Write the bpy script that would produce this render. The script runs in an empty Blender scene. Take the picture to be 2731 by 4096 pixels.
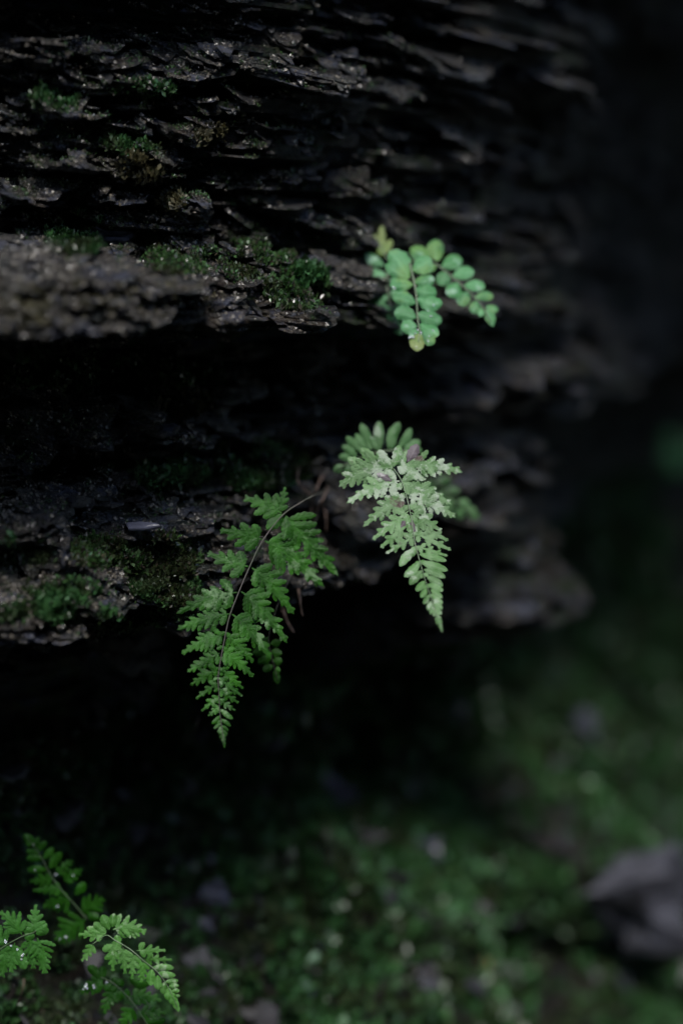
import bpy, math, random
import numpy as np
from mathutils import Vector
from mathutils.bvhtree import BVHTree

# ---------------------------------------------------------------- camera, sky, sun, exposure
sc = bpy.context.scene
col = sc.collection
PITCH = math.radians(10.0)
CAM = np.array([0.0, 0.0, 1.0])
FPX = 50.0 / 36.0 * 4096.0          # focal length in photograph pixels
FOCUS = 0.84
cam_d = bpy.data.cameras.new('camera')
cam = bpy.data.objects.new('camera', cam_d); col.objects.link(cam)
cam.location = CAM; cam.rotation_euler = (math.pi / 2 - PITCH, 0, 0)
cam_d.sensor_fit = 'VERTICAL'; cam_d.sensor_height = 36.0; cam_d.sensor_width = 24.0; cam_d.lens = 50.0
cam_d.clip_start = 0.02; cam_d.clip_end = 400
cam_d.dof.use_dof = True; cam_d.dof.focus_distance = FOCUS; cam_d.dof.aperture_fstop = 1.6
sc.camera = cam
SUN_EL, SUN_AZ = math.radians(63), math.radians(172)     # azimuth clockwise from +Y
world = bpy.data.worlds.new('World'); sc.world = world; world.use_nodes = True
wn = world.node_tree.nodes; wl = world.node_tree.links
sky = wn.new('ShaderNodeTexSky'); sky.sky_type = 'NISHITA'; sky.sun_disc = False
sky.sun_elevation = SUN_EL; sky.sun_rotation = SUN_AZ
wn['Background'].inputs['Strength'].default_value = 0.075
wl.new(sky.outputs[0], wn['Background'].inputs[0])
sun_d = bpy.data.lights.new('sun', 'SUN'); sun_d.energy = 1.5; sun_d.angle = math.radians(20); sun_d.color = (1.0, 0.97, 0.93)
sun = bpy.data.objects.new('sun', sun_d); col.objects.link(sun)
sd = Vector((math.sin(SUN_AZ) * math.cos(SUN_EL), math.cos(SUN_AZ) * math.cos(SUN_EL), math.sin(SUN_EL)))
sun.rotation_euler = sd.to_track_quat('Z', 'Y').to_euler(); sun.location = sd * 5
sc.view_settings.view_transform = 'Standard'; sc.view_settings.look = 'None'
sc.view_settings.gamma = 1.0; sc.view_settings.use_curve_mapping = False
sc.view_settings.exposure = 2.1
sc.cycles.use_denoising = True; sc.cycles.denoising_prefilter = 'ACCURATE'; sc.cycles.sample_clamp_indirect = 4.0
sc.cycles.max_bounces = 6

R = np.random.default_rng(11)
rnd = random.Random(5)
FWD = np.array([0, math.cos(PITCH), -math.sin(PITCH)]); UP = np.array([0, math.sin(PITCH), math.cos(PITCH)]); RT = np.array([1.0, 0, 0])

def P(px, py, D):                     # photograph pixel at a given view depth -> world point
    return CAM + D * (FWD + RT * ((px - 1365.5) / FPX) - UP * ((py - 2048.0) / FPX))
def Pn(xy, D):
    xy = np.asarray(xy, float); D = np.asarray(D, float)
    return CAM + D[:, None] * (FWD + RT * ((xy[:, :1] - 1365.5) / FPX) - UP * ((xy[:, 1:2] - 2048.0) / FPX))

# ---------------------------------------------------------------- helpers
def mesh_obj(name, V, F, mat=None, parent=None, smooth=False, attr=None, origin=None, uv=None):
    me = bpy.data.meshes.new(name)
    V = np.asarray(V, dtype=np.float64)
    if origin is None: origin = np.zeros(3)
    me.from_pydata((V - origin).tolist(), [], F if isinstance(F, list) else F.tolist())
    if attr is not None:
        a = me.attributes.new('tone', 'FLOAT', 'POINT'); a.data.foreach_set('value', np.asarray(attr, dtype=np.float32))
    if uv is not None:
        a = me.attributes.new('vein', 'FLOAT_VECTOR', 'POINT'); a.data.foreach_set('vector', np.asarray(uv, dtype=np.float32).ravel())
    if smooth: me.polygons.foreach_set('use_smooth', [True] * len(me.polygons))
    me.update()
    o = bpy.data.objects.new(name, me); col.objects.link(o)
    if mat: me.materials.append(mat)
    if parent is not None:
        o.parent = parent
    elif np.any(origin): o.location = origin
    return o
def empty(name, loc):
    o = bpy.data.objects.new(name, None); col.objects.link(o); o.location = loc
    o.empty_display_size = 0.02
    return o
def tag(o, label=None, cat=None, group=None, kind=None):
    if label: o['label'] = label
    if cat: o['category'] = cat
    if group: o['group'] = group
    if kind: o['kind'] = kind
    return o

class MB:                               # collects vertices and faces
    def __init__(s): s.V = []; s.F = []; s.T = []; s.U = []; s.n = 0
    def add(s, V, F, tone=0.5, uv=None):
        V = np.asarray(V, float); s.V.append(V)
        s.F.extend([[i + s.n for i in f] for f in F])
        s.T.append(np.full(len(V), tone) if np.isscalar(tone) else np.asarray(tone))
        s.U.append(np.zeros((len(V), 3)) if uv is None else np.asarray(uv)); s.n += len(V)
    def build(s, name, mat, parent=None, smooth=False, origin=None):
        return mesh_obj(name, np.concatenate(s.V), s.F, mat, parent, smooth, np.concatenate(s.T), origin, np.concatenate(s.U))

def tube(path, rad, n=6):
    path = np.asarray(path, float); rad = np.broadcast_to(np.asarray(rad, float), (len(path),))
    t = np.gradient(path, axis=0); t /= np.linalg.norm(t, axis=1)[:, None] + 1e-12
    a = np.cross(t, [0.31, 0.9, 0.21]); a /= np.linalg.norm(a, axis=1)[:, None] + 1e-12
    b = np.cross(t, a); V = []
    for k in range(n):
        th = 2 * math.pi * k / n
        V.append(path + (a * math.cos(th) + b * math.sin(th)) * rad[:, None])
    V = np.stack(V, 1).reshape(-1, 3); F = []
    for i in range(len(path) - 1):
        for k in range(n):
            F.append([i * n + k, i * n + (k + 1) % n, (i + 1) * n + (k + 1) % n, (i + 1) * n + k])
    F.append(list(range(n))[::-1]); F.append([(len(path) - 1) * n + k for k in range(n)])
    return V, F
def smooth_path(pts, m=6):
    pts = np.asarray(pts, float); n = len(pts)
    if n < 3:
        return np.array([pts[0] + (pts[-1] - pts[0]) * k / m for k in range(m + 1)])
    e = np.vstack([2 * pts[0] - pts[1], pts, 2 * pts[-1] - pts[-2]]); out = []
    for i in range(1, n):
        for k in range(m):
            t = k / m; p0, p1, p2, p3 = e[i - 1], e[i], e[i + 1], e[i + 2]
            out.append(0.5 * (2 * p1 + (p2 - p0) * t + (2 * p0 - 5 * p1 + 4 * p2 - p3) * t * t + (3 * p1 - p0 - 3 * p2 + p3) * t ** 3))
    out.append(pts[-1]); return np.array(out)

def hash2(i, j, seed):
    n = (np.asarray(i).astype(np.int64) * 374761393 + np.asarray(j).astype(np.int64) * 668265263 + seed * 1442695041) & 0xffffffff
    n = ((n ^ (n >> 13)) * 1274126177) & 0xffffffff
    return ((n ^ (n >> 16)) & 0xffff) / 65535.0
def vnoise(x, y, seed=0):
    xi = np.floor(x); yi = np.floor(y); fx = x - xi; fy = y - yi
    fx = fx * fx * (3 - 2 * fx); fy = fy * fy * (3 - 2 * fy)
    a = hash2(xi, yi, seed); b = hash2(xi + 1, yi, seed); c = hash2(xi, yi + 1, seed); d = hash2(xi + 1, yi + 1, seed)
    return (a * (1 - fx) + b * fx) * (1 - fy) + (c * (1 - fx) + d * fx) * fy - 0.5
def fbm(x, y, seed=0, o=4):
    s = 0; a = 1.0
    for k in range(o):
        s = s + a * vnoise(x, y, seed + 17 * k); x = x * 2.03; y = y * 2.03; a *= 0.5
    return s

# ---------------------------------------------------------------- materials
class N:
    def __init__(s, name):
        s.m = bpy.data.materials.new(name); s.m.use_nodes = True
        s.t = s.m.node_tree; s.b = s.t.nodes['Principled BSDF']; s.out = s.t.nodes['Material Output']
    def n(s, typ, **kw):
        o = s.t.nodes.new(typ)
        for k, v in kw.items():
            if k.startswith('i_'):
                o.inputs[int(k[2:])].default_value = v
            else: setattr(o, k, v)
        return o
    def l(s, a, b): s.t.links.new(a, b)
    def coord(s, scale=(1, 1, 1)):
        g = s.n('ShaderNodeNewGeometry'); mp = s.n('ShaderNodeMapping'); mp.inputs['Scale'].default_value = scale
        s.l(g.outputs['Position'], mp.inputs[0]); return mp.outputs[0]
    def noise(s, scale, detail=5, rough=0.6, stretch=(1, 1, 1), off=0):
        t = s.n('ShaderNodeTexNoise'); t.inputs['Scale'].default_value = scale; t.inputs['Detail'].default_value = detail
        t.inputs['Roughness'].default_value = rough
        s.l(s.coord(stretch), t.inputs['Vector']); return t.outputs['Fac']
    def ramp(s, fac, stops, interp='LINEAR'):
        r = s.n('ShaderNodeValToRGB'); r.color_ramp.interpolation = interp
        e = r.color_ramp.elements
        while len(e) < len(stops): e.new(0.5)
        for k, (p, c) in enumerate(stops):
            e[k].position = p; e[k].color = (c, c, c, 1) if np.isscalar(c) else (*c, 1)
        s.l(fac, r.inputs[0]); return r.outputs[0]
    def mix(s, fac, a, b, mode='MIX'):
        m = s.n('ShaderNodeMix', data_type='RGBA', blend_type=mode)
        for sock, v in ((m.inputs[0], fac), (m.inputs[6], a), (m.inputs[7], b)):
            if isinstance(v, bpy.types.NodeSocket): s.l(v, sock)
            elif isinstance(v, (int, float)): sock.default_value = v if sock.type == 'VALUE' else (v, v, v, 1)
            else: sock.default_value = (*v, 1)
        return m.outputs[2]
    def math(s, op, a, b=0.0):
        m = s.n('ShaderNodeMath', operation=op)
        for k, v in enumerate((a, b)):
            if isinstance(v, bpy.types.NodeSocket): s.l(v, m.inputs[k])
            else: m.inputs[k].default_value = v
        return m.outputs[0]
    def bump(s, h, strength, dist, prev=None):
        b = s.n('ShaderNodeBump'); b.inputs['Strength'].default_value = strength; b.inputs['Distance'].default_value = dist
        s.l(h, b.inputs['Height'])
        if prev is not None: s.l(prev, b.inputs['Normal'])
        return b.outputs[0]
    def set(s, **kw):
        for k, v in kw.items():
            sock = s.b.inputs[k.replace('_', ' ')]
            if isinstance(v, bpy.types.NodeSocket): s.l(v, sock)
            elif np.isscalar(v): sock.default_value = v
            else: sock.default_value = (*v, 1)
        return s
    def attr(s, name='tone'):
        a = s.n('ShaderNodeAttribute', attribute_name=name); return a

def slate_material(name, dark=1.0, moss=0.3, wet=1.0):
    m = N(name)
    big = m.noise(13, 6, 0.66); strata = m.noise(20, 8, 0.72, (1, 1, 7)); fine = m.noise(300, 5, 0.75); med = m.noise(75, 6, 0.7, (1, 1, 2.2))
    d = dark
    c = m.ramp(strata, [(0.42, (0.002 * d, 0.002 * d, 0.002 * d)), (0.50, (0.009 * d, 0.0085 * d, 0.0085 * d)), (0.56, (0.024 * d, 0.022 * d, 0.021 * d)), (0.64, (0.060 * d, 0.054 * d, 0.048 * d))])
    c = m.mix(m.ramp(big, [(0.48, 0.0), (0.58, 0.75)]), c, (0.034 * d, 0.023 * d, 0.011 * d))
    inf = m.n('ShaderNodeObjectInfo')
    c = m.mix(m.math('MULTIPLY', inf.outputs['Random'], 0.4), c, (0.012 * d, 0.014 * d, 0.022 * d))
    c = m.mix(m.ramp(med, [(0.52, 0.0), (0.60, 0.75)]), c, (0.055 * d, 0.046 * d, 0.037 * d))
    c = m.mix(m.ramp(med, [(0.42, 0.85), (0.49, 0.0)]), c, (0.002, 0.002, 0.002))
    c = m.mix(m.ramp(m.noise(34, 6, 0.75), [(0.49, 0.0), (0.56, moss)]), c, (0.010, 0.019, 0.005))
    c = m.mix(m.ramp(m.noise(42, 6, 0.72, (1, 1, 2)), [(0.53, 0.0), (0.59, 0.75)]), c, (0.046 * d, 0.052 * d, 0.078 * d))  # bluish sky glints of the wet slate painted into the base colour
    c = m.mix(m.ramp(fine, [(0.56, 0.0), (0.63, 0.6)]), c, (0.085, 0.072, 0.052))
    r = m.ramp(m.noise(24, 6, 0.7, (1, 1, 3)), [(0.45, 0.12 + 0.25 * (1 - wet)), (0.54, 0.60)])
    nb = m.bump(m.noise(48, 10, 0.75, (1, 1, 4)), 1.0, 0.008)
    nb = m.bump(m.noise(125, 5, 0.7), 1.0, 0.009, nb)
    nb = m.bump(m.noise(300, 5, 0.7), 1.0, 0.0045, nb)
    m.set(Base_Color=c, Roughness=r, Normal=nb); m.b.inputs['Specular IOR Level'].default_value = 0.15 + 0.25 * wet
    m.set(Coat_Weight=m.ramp(m.noise(17, 5, 0.7), [(0.50, 0.0), (0.56, 0.75 * wet)]), Coat_Roughness=0.13, Coat_Normal=nb)
    return m.m
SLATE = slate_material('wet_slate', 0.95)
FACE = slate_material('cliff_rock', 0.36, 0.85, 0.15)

def leaf_material(name, g0, g1, residue=0.15, res_col=(0.22, 0.27, 0.20), brown=0.2, translucent=0.25, rough=0.42, yel=None):
    m = N(name)
    tone = m.attr().outputs['Fac']; vein = m.attr('vein')
    sep = m.n('ShaderNodeSeparateXYZ'); m.l(vein.outputs['Vector'], sep.inputs[0])
    c = m.mix(m.ramp(m.noise(90, 4), [(0.42, 0.0), (0.58, 1.0)]), g0, g1)
    c = m.mix(m.math('MULTIPLY', tone, 0.75), c, tuple(0.5 * x for x in g0))
    if yel: c = m.mix(m.ramp(m.noise(45, 3), [(0.52, 0.0), (0.64, 0.45)]), c, yel)
    # pale dried residue, gathered along the middle of the leaflets and in patches
    along = m.math('SUBTRACT', 1.0, m.math('ABSOLUTE', sep.outputs['Y']))
    rn = m.math('ADD', m.noise(110, 6, 0.68), m.math('MULTIPLY', along, 0.03))
    rn = m.math('ADD', rn, m.math('MULTIPLY', m.math('SUBTRACT', m.noise(28, 2), 0.5), 0.5))
    rm = m.ramp(rn, [(0.72 - 0.22 * residue, 0.0), (0.80 - 0.20 * residue, min(0.95, 0.45 + residue))])
    c = m.mix(rm, c, res_col)
    bm_ = m.ramp(m.noise(62, 3, 0.6, off=3), [(0.70 - 0.06 * brown, 0.0), (0.76 - 0.06 * brown, min(1, brown * 3))])
    c = m.mix(bm_, c, (0.055, 0.036, 0.030))
    line = m.ramp(m.math('ABSOLUTE', sep.outputs['Y']), [(0.03, 0.22), (0.12, 0.0)])
    c = m.mix(line, c, tuple(min(1, 1.7 * x + 0.02) for x in g1))
    side = m.math('SINE', m.math('MULTIPLY', m.math('SUBTRACT', sep.outputs['X'], m.math('MULTIPLY', m.math('ABSOLUTE', sep.outputs['Y']), 0.22)), 34.0))
    nb = m.bump(side, 0.10, 0.0004); nb = m.bump(m.noise(320, 5, 0.7), 0.8, 0.0011, nb)
    m.set(Base_Color=c, Roughness=m.ramp(m.noise(150, 3), [(0.3, rough - 0.12), (0.7, rough + 0.2)]), Normal=nb)
    m.b.inputs['Specular IOR Level'].default_value = 0.2
    tr = m.n('ShaderNodeBsdfTranslucent'); m.l(c, tr.inputs['Color'])
    mx = m.n('ShaderNodeMixShader'); mx.inputs[0].default_value = translucent
    m.l(m.b.outputs[0], mx.inputs[1]); m.l(tr.outputs[0], mx.inputs[2]); m.l(mx.outputs[0], m.out.inputs['Surface'])
    return m.m
LEAF_A = leaf_material('fern_leaf_dark_green', (0.009, 0.050, 0.002), (0.026, 0.108, 0.009), 0.55, (0.095, 0.165, 0.075))
LEAF_B = leaf_material('fern_leaf_dusty', (0.060, 0.140, 0.040), (0.115, 0.20, 0.09), 0.80, (0.225, 0.275, 0.205), 0.8)
LEAF_P = leaf_material('fern_leaf_withered', (0.075, 0.055, 0.065), (0.14, 0.12, 0.13), 0.4, (0.3, 0.29, 0.28), 0.5)
LEAF_B2 = leaf_material('fern_leaf_dusty_shaded', (0.055, 0.140, 0.045), (0.09, 0.180, 0.075), 0.6, (0.20, 0.26, 0.19), 0.4)
LEAF_C = leaf_material('fern_leaf_round', (0.045, 0.165, 0.055), (0.080, 0.215, 0.095), 0.62, (0.20, 0.32, 0.235), 0.12, yel=(0.11, 0.20, 0.03))
LEAF_Y = leaf_material('fern_leaf_yellowish', (0.10, 0.17, 0.04), (0.16, 0.20, 0.07), 0.25, brown=0.5)
LEAF_D = leaf_material('fern_leaf_deep_green', (0.012, 0.066, 0.003), (0.022, 0.095, 0.008), 0.10, brown=0.1, rough=0.3)
LEAF_E = leaf_material('fern_leaf_fresh', (0.026, 0.105, 0.012), (0.045, 0.140, 0.028), 0.18, brown=0.05, rough=0.32)
LEAF_F = leaf_material('fern_leaf_fresh_dusty', (0.040, 0.135, 0.018), (0.070, 0.175, 0.042), 0.72, (0.19, 0.27, 0.155), 0.25)

def plain(name, c0, c1, rough, scale=60, bump=0.4, stretch=(1, 1, 1)):
    m = N(name)
    m.set(Base_Color=m.mix(m.ramp(m.noise(scale, 5, 0.65, stretch), [(0.35, 0.0), (0.68, 1.0)]), c0, c1), Roughness=rough,
          Normal=m.bump(m.noise(scale * 4, 5, 0.65, stretch), bump, 0.001))
    return m.m
STEM = plain('fern_stem', (0.018, 0.026, 0.010), (0.032, 0.022, 0.024), 0.65, 120)
STEM_G = plain('fern_stem_green', (0.03, 0.07, 0.018), (0.09, 0.12, 0.07), 0.45, 120)
ROOT = plain('root_bark', (0.05, 0.030, 0.022), (0.11, 0.070, 0.050), 0.7, 90)
_w = N('water'); _w.set(Base_Color=(0.9, 0.95, 1.0), Roughness=0.06, Transmission_Weight=0.8, IOR=1.33); WATER = _w.m
def moss_material(name, stops, rough=0.5):
    m = N(name)
    t = m.attr().outputs['Fac']
    c = m.ramp(t, stops)
    c = m.mix(m.ramp(m.noise(30, 4), [(0.46, 0.0), (0.58, 0.7)]), c, (0.022, 0.020, 0.010), 'MIX')
    m.set(Base_Color=c, Roughness=rough); m.b.inputs['Specular IOR Level'].default_value = 0.5
    tr = m.n('ShaderNodeBsdfTranslucent'); m.l(c, tr.inputs['Color'])
    mx = m.n('ShaderNodeMixShader'); mx.inputs[0].default_value = 0.2
    m.l(m.b.outputs[0], mx.inputs[1]); m.l(tr.outputs[0], mx.inputs[2]); m.l(mx.outputs[0], m.out.inputs['Surface'])
    return m.m
MOSS = moss_material('moss_green', [(0.0, (0.012, 0.030, 0.006)), (0.5, (0.022, 0.068, 0.018)), (0.85, (0.045, 0.120, 0.045)), (1.0, (0.075, 0.15, 0.09))], 0.4)
MOSS_W = moss_material('moss_wet_mixed', [(0.0, (0.010, 0.026, 0.006)), (0.4, (0.030, 0.075, 0.018)), (0.65, (0.055, 0.11, 0.045)), (0.8, (0.055, 0.040, 0.030)), (1.0, (0.12, 0.13, 0.12))], 0.22)
MOSS_D = moss_material('moss_dry', [(0.0, (0.020, 0.022, 0.006)), (0.6, (0.050, 0.045, 0.016)), (1.0, (0.085, 0.070, 0.030))], 0.6)

# ---------------------------------------------------------------- the cliff: a plan curve, a profile, strata
cpts = np.array([(-3.2, -1.6), (-2.2, -0.45), (-1.2, 0.28), (-0.6, 0.60), (-0.25, 0.785), (-0.05, 0.90), (0.11, 1.10), (0.22, 1.29), (0.30, 1.48), (0.37, 1.74), (0.55, 2.05), (1.0, 2.4), (2.0, 2.9), (3.4, 4.4)])
cc = smooth_path(cpts, 60)
cs = np.concatenate([[0], np.cumsum(np.linalg.norm(np.diff(cc, axis=0), axis=1))])
SU = np.linspace(0, cs[-1], 2600)
CX = np.interp(SU, cs, cc[:, 0]); CY = np.interp(SU, cs, cc[:, 1])
ker = np.hanning(61); ker /= ker.sum()
TX = np.convolve(np.pad(np.gradient(CX, SU), 30, 'edge'), ker, 'valid'); TY = np.convolve(np.pad(np.gradient(CY, SU), 30, 'edge'), ker, 'valid')
tl = np.hypot(TX, TY); TX /= tl; TY /= tl
NX, NY = TY, -TX                          # towards the open side
S0 = float(SU[np.argmin(np.hypot(CX + 0.05, CY - 0.90))])   # s of the middle of the view
S_OFF = SU - S0
def row_z(rows, D): return np.array([P(1365, r, D)[2] for r in rows])
def prof(tab, D):
    z = row_z([t[0] for t in tab], D); p = np.array([t[1] for t in tab]); o = np.argsort(z); return z[o], p[o]
tabL = [(-6000, .10), (-1500, .05), (-300, .03), (0, -.03), (300, -.02), (560, -.025), (700, -.035), (1040, -.03), (1075, .0), (1120, .05), (1180, .07), (1310, .075), (1345, .02), (1400, -.03), (1600, -.03), (1730, -.005),
        (1800, .005), (1900, -.015), (2020, .0), (2120, .015), (2250, .02), (2330, .03), (2450, .04), (2560, .04), (2640, .015), (2720, -.05), (2900, -.08), (3300, -.11), (3600, -.11), (4100, -.08), (5200, .06), (8000, .6)]
tabM = [(-6000, .10), (-1500, .05), (-300, .03), (0, .0), (400, .01), (700, -.005), (1000, .0), (1080, .0), (1130, .02), (1200, .035), (1310, .035), (1335, -.01), (1400, -.035), (1700, -.03), (1900, -.02), (2050, -.01),
        (2110, .0), (2200, .0), (2380, .01), (2480, .0), (2540, -.04), (2600, -.10), (2750, -.15), (3050, -.16), (3300, -.17), (3700, -.16), (4100, -.12), (4700, -.04), (8000, .6)]
tabR = [(-6000, .55), (-1500, .20), (-600, .05), (-300, .03), (0, .0), (420, .03), (480, -.01), (700, -.005), (1100, .01), (1260, .02), (1300, -.02), (1430, -.02), (1460, .03), (1560, .03), (1600, -.02), (1800, .0), (2050, .0), (2250, .01),
        (2330, .03), (2480, .035), (2540, .015), (2600, -.06), (2750, -.10), (2950, -.09), (3200, -.10), (3500, -.09), (3900, -.05), (4400, .02), (8000, .6)]
tabF = [(-6000, .8), (-1500, .35), (-600, .08), (-300, .03), (0, .02), (200, -.04), (1200, -.04), (1450, .0), (1560, .0), (1640, -.08), (2000, -.11), (2600, -.15), (3050, -.15), (3350, -.03), (3800, .05), (4400, .13), (8000, .7)]  # top rows here and in tabR: unseen overhang added to shade the right wall
PL, PM, PR, PF = prof(tabL, .79), prof(tabM, .87), prof(tabR, 1.2), prof(tabF, 1.45)
sL = float(np.interp(-0.17, CX, SU)); sM = float(np.interp(-0.02, CX, SU)); sR = float(np.interp(0.175, CX, SU)); sF = float(np.interp(0.235, CX, SU))
def macro(s, z):
    a = np.interp(z, *PL); b = np.interp(z, *PM); c = np.interp(z, *PR); e_ = np.interp(z, *PF)
    s = np.asarray(s, float)
    w1 = np.clip((s - sL) / (sM - sL), 0, 1); w2 = np.clip((s - sM) / (sR - sM), 0, 1)
    w1 = w1 * w1 * (3 - 2 * w1); w2 = w2 * w2 * (3 - 2 * w2)
    w3 = np.clip((s - sR) / (sF - sR), 0, 1); w3 = w3 * w3 * (3 - 2 * w3)
    return ((a * (1 - w1) + b * w1) * (1 - w2) + c * w2) * (1 - w3) + e_ * w3
def wall_pt(s, z, p):
    return np.stack([np.interp(s, SU, CX) + np.interp(s, SU, NX) * p, np.interp(s, SU, CY) + np.interp(s, SU, NY) * p, z], -1)
def nearest_s(xy):
    d = np.hypot(xy[:, 0, None] - CX[None, ::4], xy[:, 1, None] - CY[None, ::4]); i = np.argmin(d, 1) * 4
    return SU[i], (xy[:, 0] - CX[i]) * NX[i] + (xy[:, 1] - CY[i]) * NY[i]
_D = np.arange(0.45, 2.6, 0.004)
def hit(px, py, extra=0.0):               # where the ray of a photo pixel meets the (offset) cliff profile
    d = FWD + RT * ((px - 1365.5) / FPX) - UP * ((py - 2048.0) / FPX)
    pts = CAM + _D[:, None] * d
    s, off = nearest_s(pts[:, :2]); g = off - (macro(s, pts[:, 2]) + extra)
    k = np.argmax(g < 0) if np.any(g < 0) else len(g) - 1
    return pts[k], float(s[k]), float(_D[k])

# strata: bedding layers with a random stepped front each
lay_z = [-0.6]
while lay_z[-1] < 3.2:
    lay_z.append(lay_z[-1] + (0.004 + 0.010 * R.random() ** 2 if 0.2 < lay_z[-1] < 1.35 else 0.02 + 0.03 * R.random()))
lay_z = np.array(lay_z)
FEAT = []
for fx, fy, fa, ws, wz in ((2020, 2760, .06, .045, .05), (2130, 3000, .08, .05, .07), (2230, 3260, .08, .05, .07), (2290, 3440, .07, .05, .06), (2450, 3230, -.20, .07, .06), (2560, 3560, .09, .09, .08), (1500, 3150, -.05, .06, .05), (1750, 3650, .05, .08, .06), (1300, 3500, .04, .06, .06)):
    _p, _s, _d = hit(fx, fy); FEAT.append((_s, _p[2], fa, ws, wz))
def strata(s, z):
    zz = z + 0.006 * fbm(s * 5, z * 3, 3, 3) - 0.02 * (s - S0) * 0.15
    i = np.searchsorted(lay_z, zz)
    f = (hash2(i, np.floor(s * 7 + 9 * hash2(i, 0 * i, 5)), 7) - 0.5) * 0.018 + (hash2(i, np.floor(s * 17 + 9 * hash2(i, 0 * i, 6)), 8) - 0.5) * 0.012
    upper = np.clip((z - 0.70) / 0.06, 0.35, 1)
    lump = fbm(s * 9, z * 12, 21, 5) * 0.075 * np.clip((0.74 - z) / 0.1, 0, 1)
    for fs_, fz_, fa_, ws_, wz_ in FEAT:
        lump = lump + fa_ * np.exp(-((s - fs_) / ws_) ** 2 - ((z - fz_) / wz_) ** 2)
    return f * upper + 0.012 * fbm(s * 12, z * 20, 9, 4) + lump
s_in = np.concatenate([np.linspace(0, S0 - 0.5, 50)[:-1], np.linspace(S0 - 0.5, S0 + 1.35, 520), np.linspace(S0 + 1.35, SU[-1], 60)[1:]])
z_in = np.concatenate([np.linspace(-0.35, 0.18, 22)[:-1], np.linspace(0.18, 1.3, 430), np.linspace(1.3, 2.6, 90)[1:]])
Sg, Zg = np.meshgrid(s_in, z_in)
Pg = macro(Sg, Zg) + strata(Sg, Zg) - 0.006
W = wall_pt(Sg.ravel(), Zg.ravel(), Pg.ravel())
ns = len(s_in); nz = len(z_in)
ii, jj = np.meshgrid(np.arange(ns - 1), np.arange(nz - 1)); q = (jj * ns + ii).ravel()
CF = np.stack([q, q + 1, q + 1 + ns, q + ns], 1)
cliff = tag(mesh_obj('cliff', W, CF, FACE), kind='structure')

# ravine ground, and an unseen opposite wall added to block low sky light
gx = np.linspace(-12, 12, 120); gy = np.linspace(-12, 12, 120); GX, GY = np.meshgrid(gx, gy)
GZ = -0.02 + 0.10 * fbm(GX * 1.2, GY * 1.2, 31, 5)
GV = np.stack([GX.ravel(), GY.ravel(), GZ.ravel()], 1); ii, jj = np.meshgrid(np.arange(119), np.arange(119)); q = (jj * 120 + ii).ravel()
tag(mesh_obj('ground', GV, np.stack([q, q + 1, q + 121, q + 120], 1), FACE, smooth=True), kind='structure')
rs = np.linspace(-7, 7, 220); rz = np.linspace(-0.3, 3.4, 120); RS, RZ = np.meshgrid(rs, rz)
li = np.floor(RZ * 22 + 0.8 * fbm(RS, RZ, 61, 3))
rp = 1.9 + 0.25 * fbm(RS * 0.8, RZ * 0.5, 41, 4) + 0.10 * hash2(li, np.floor(RS * 2 + 7 * hash2(li, 0 * li, 4)), 5) + 0.15 * RZ
ux, uy = 0.80, 0.60; vx, vy = 0.60, -0.80
RV = np.stack([(RS * ux + rp * vx).ravel(), (RS * uy + rp * vy).ravel(), RZ.ravel()], 1)
ii, jj = np.meshgrid(np.arange(219), np.arange(119)); q = (jj * 220 + ii).ravel()
tag(mesh_obj('unseen_shade_wall', RV, np.stack([q, q + 220, q + 221, q + 1], 1), FACE), kind='structure')

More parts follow.
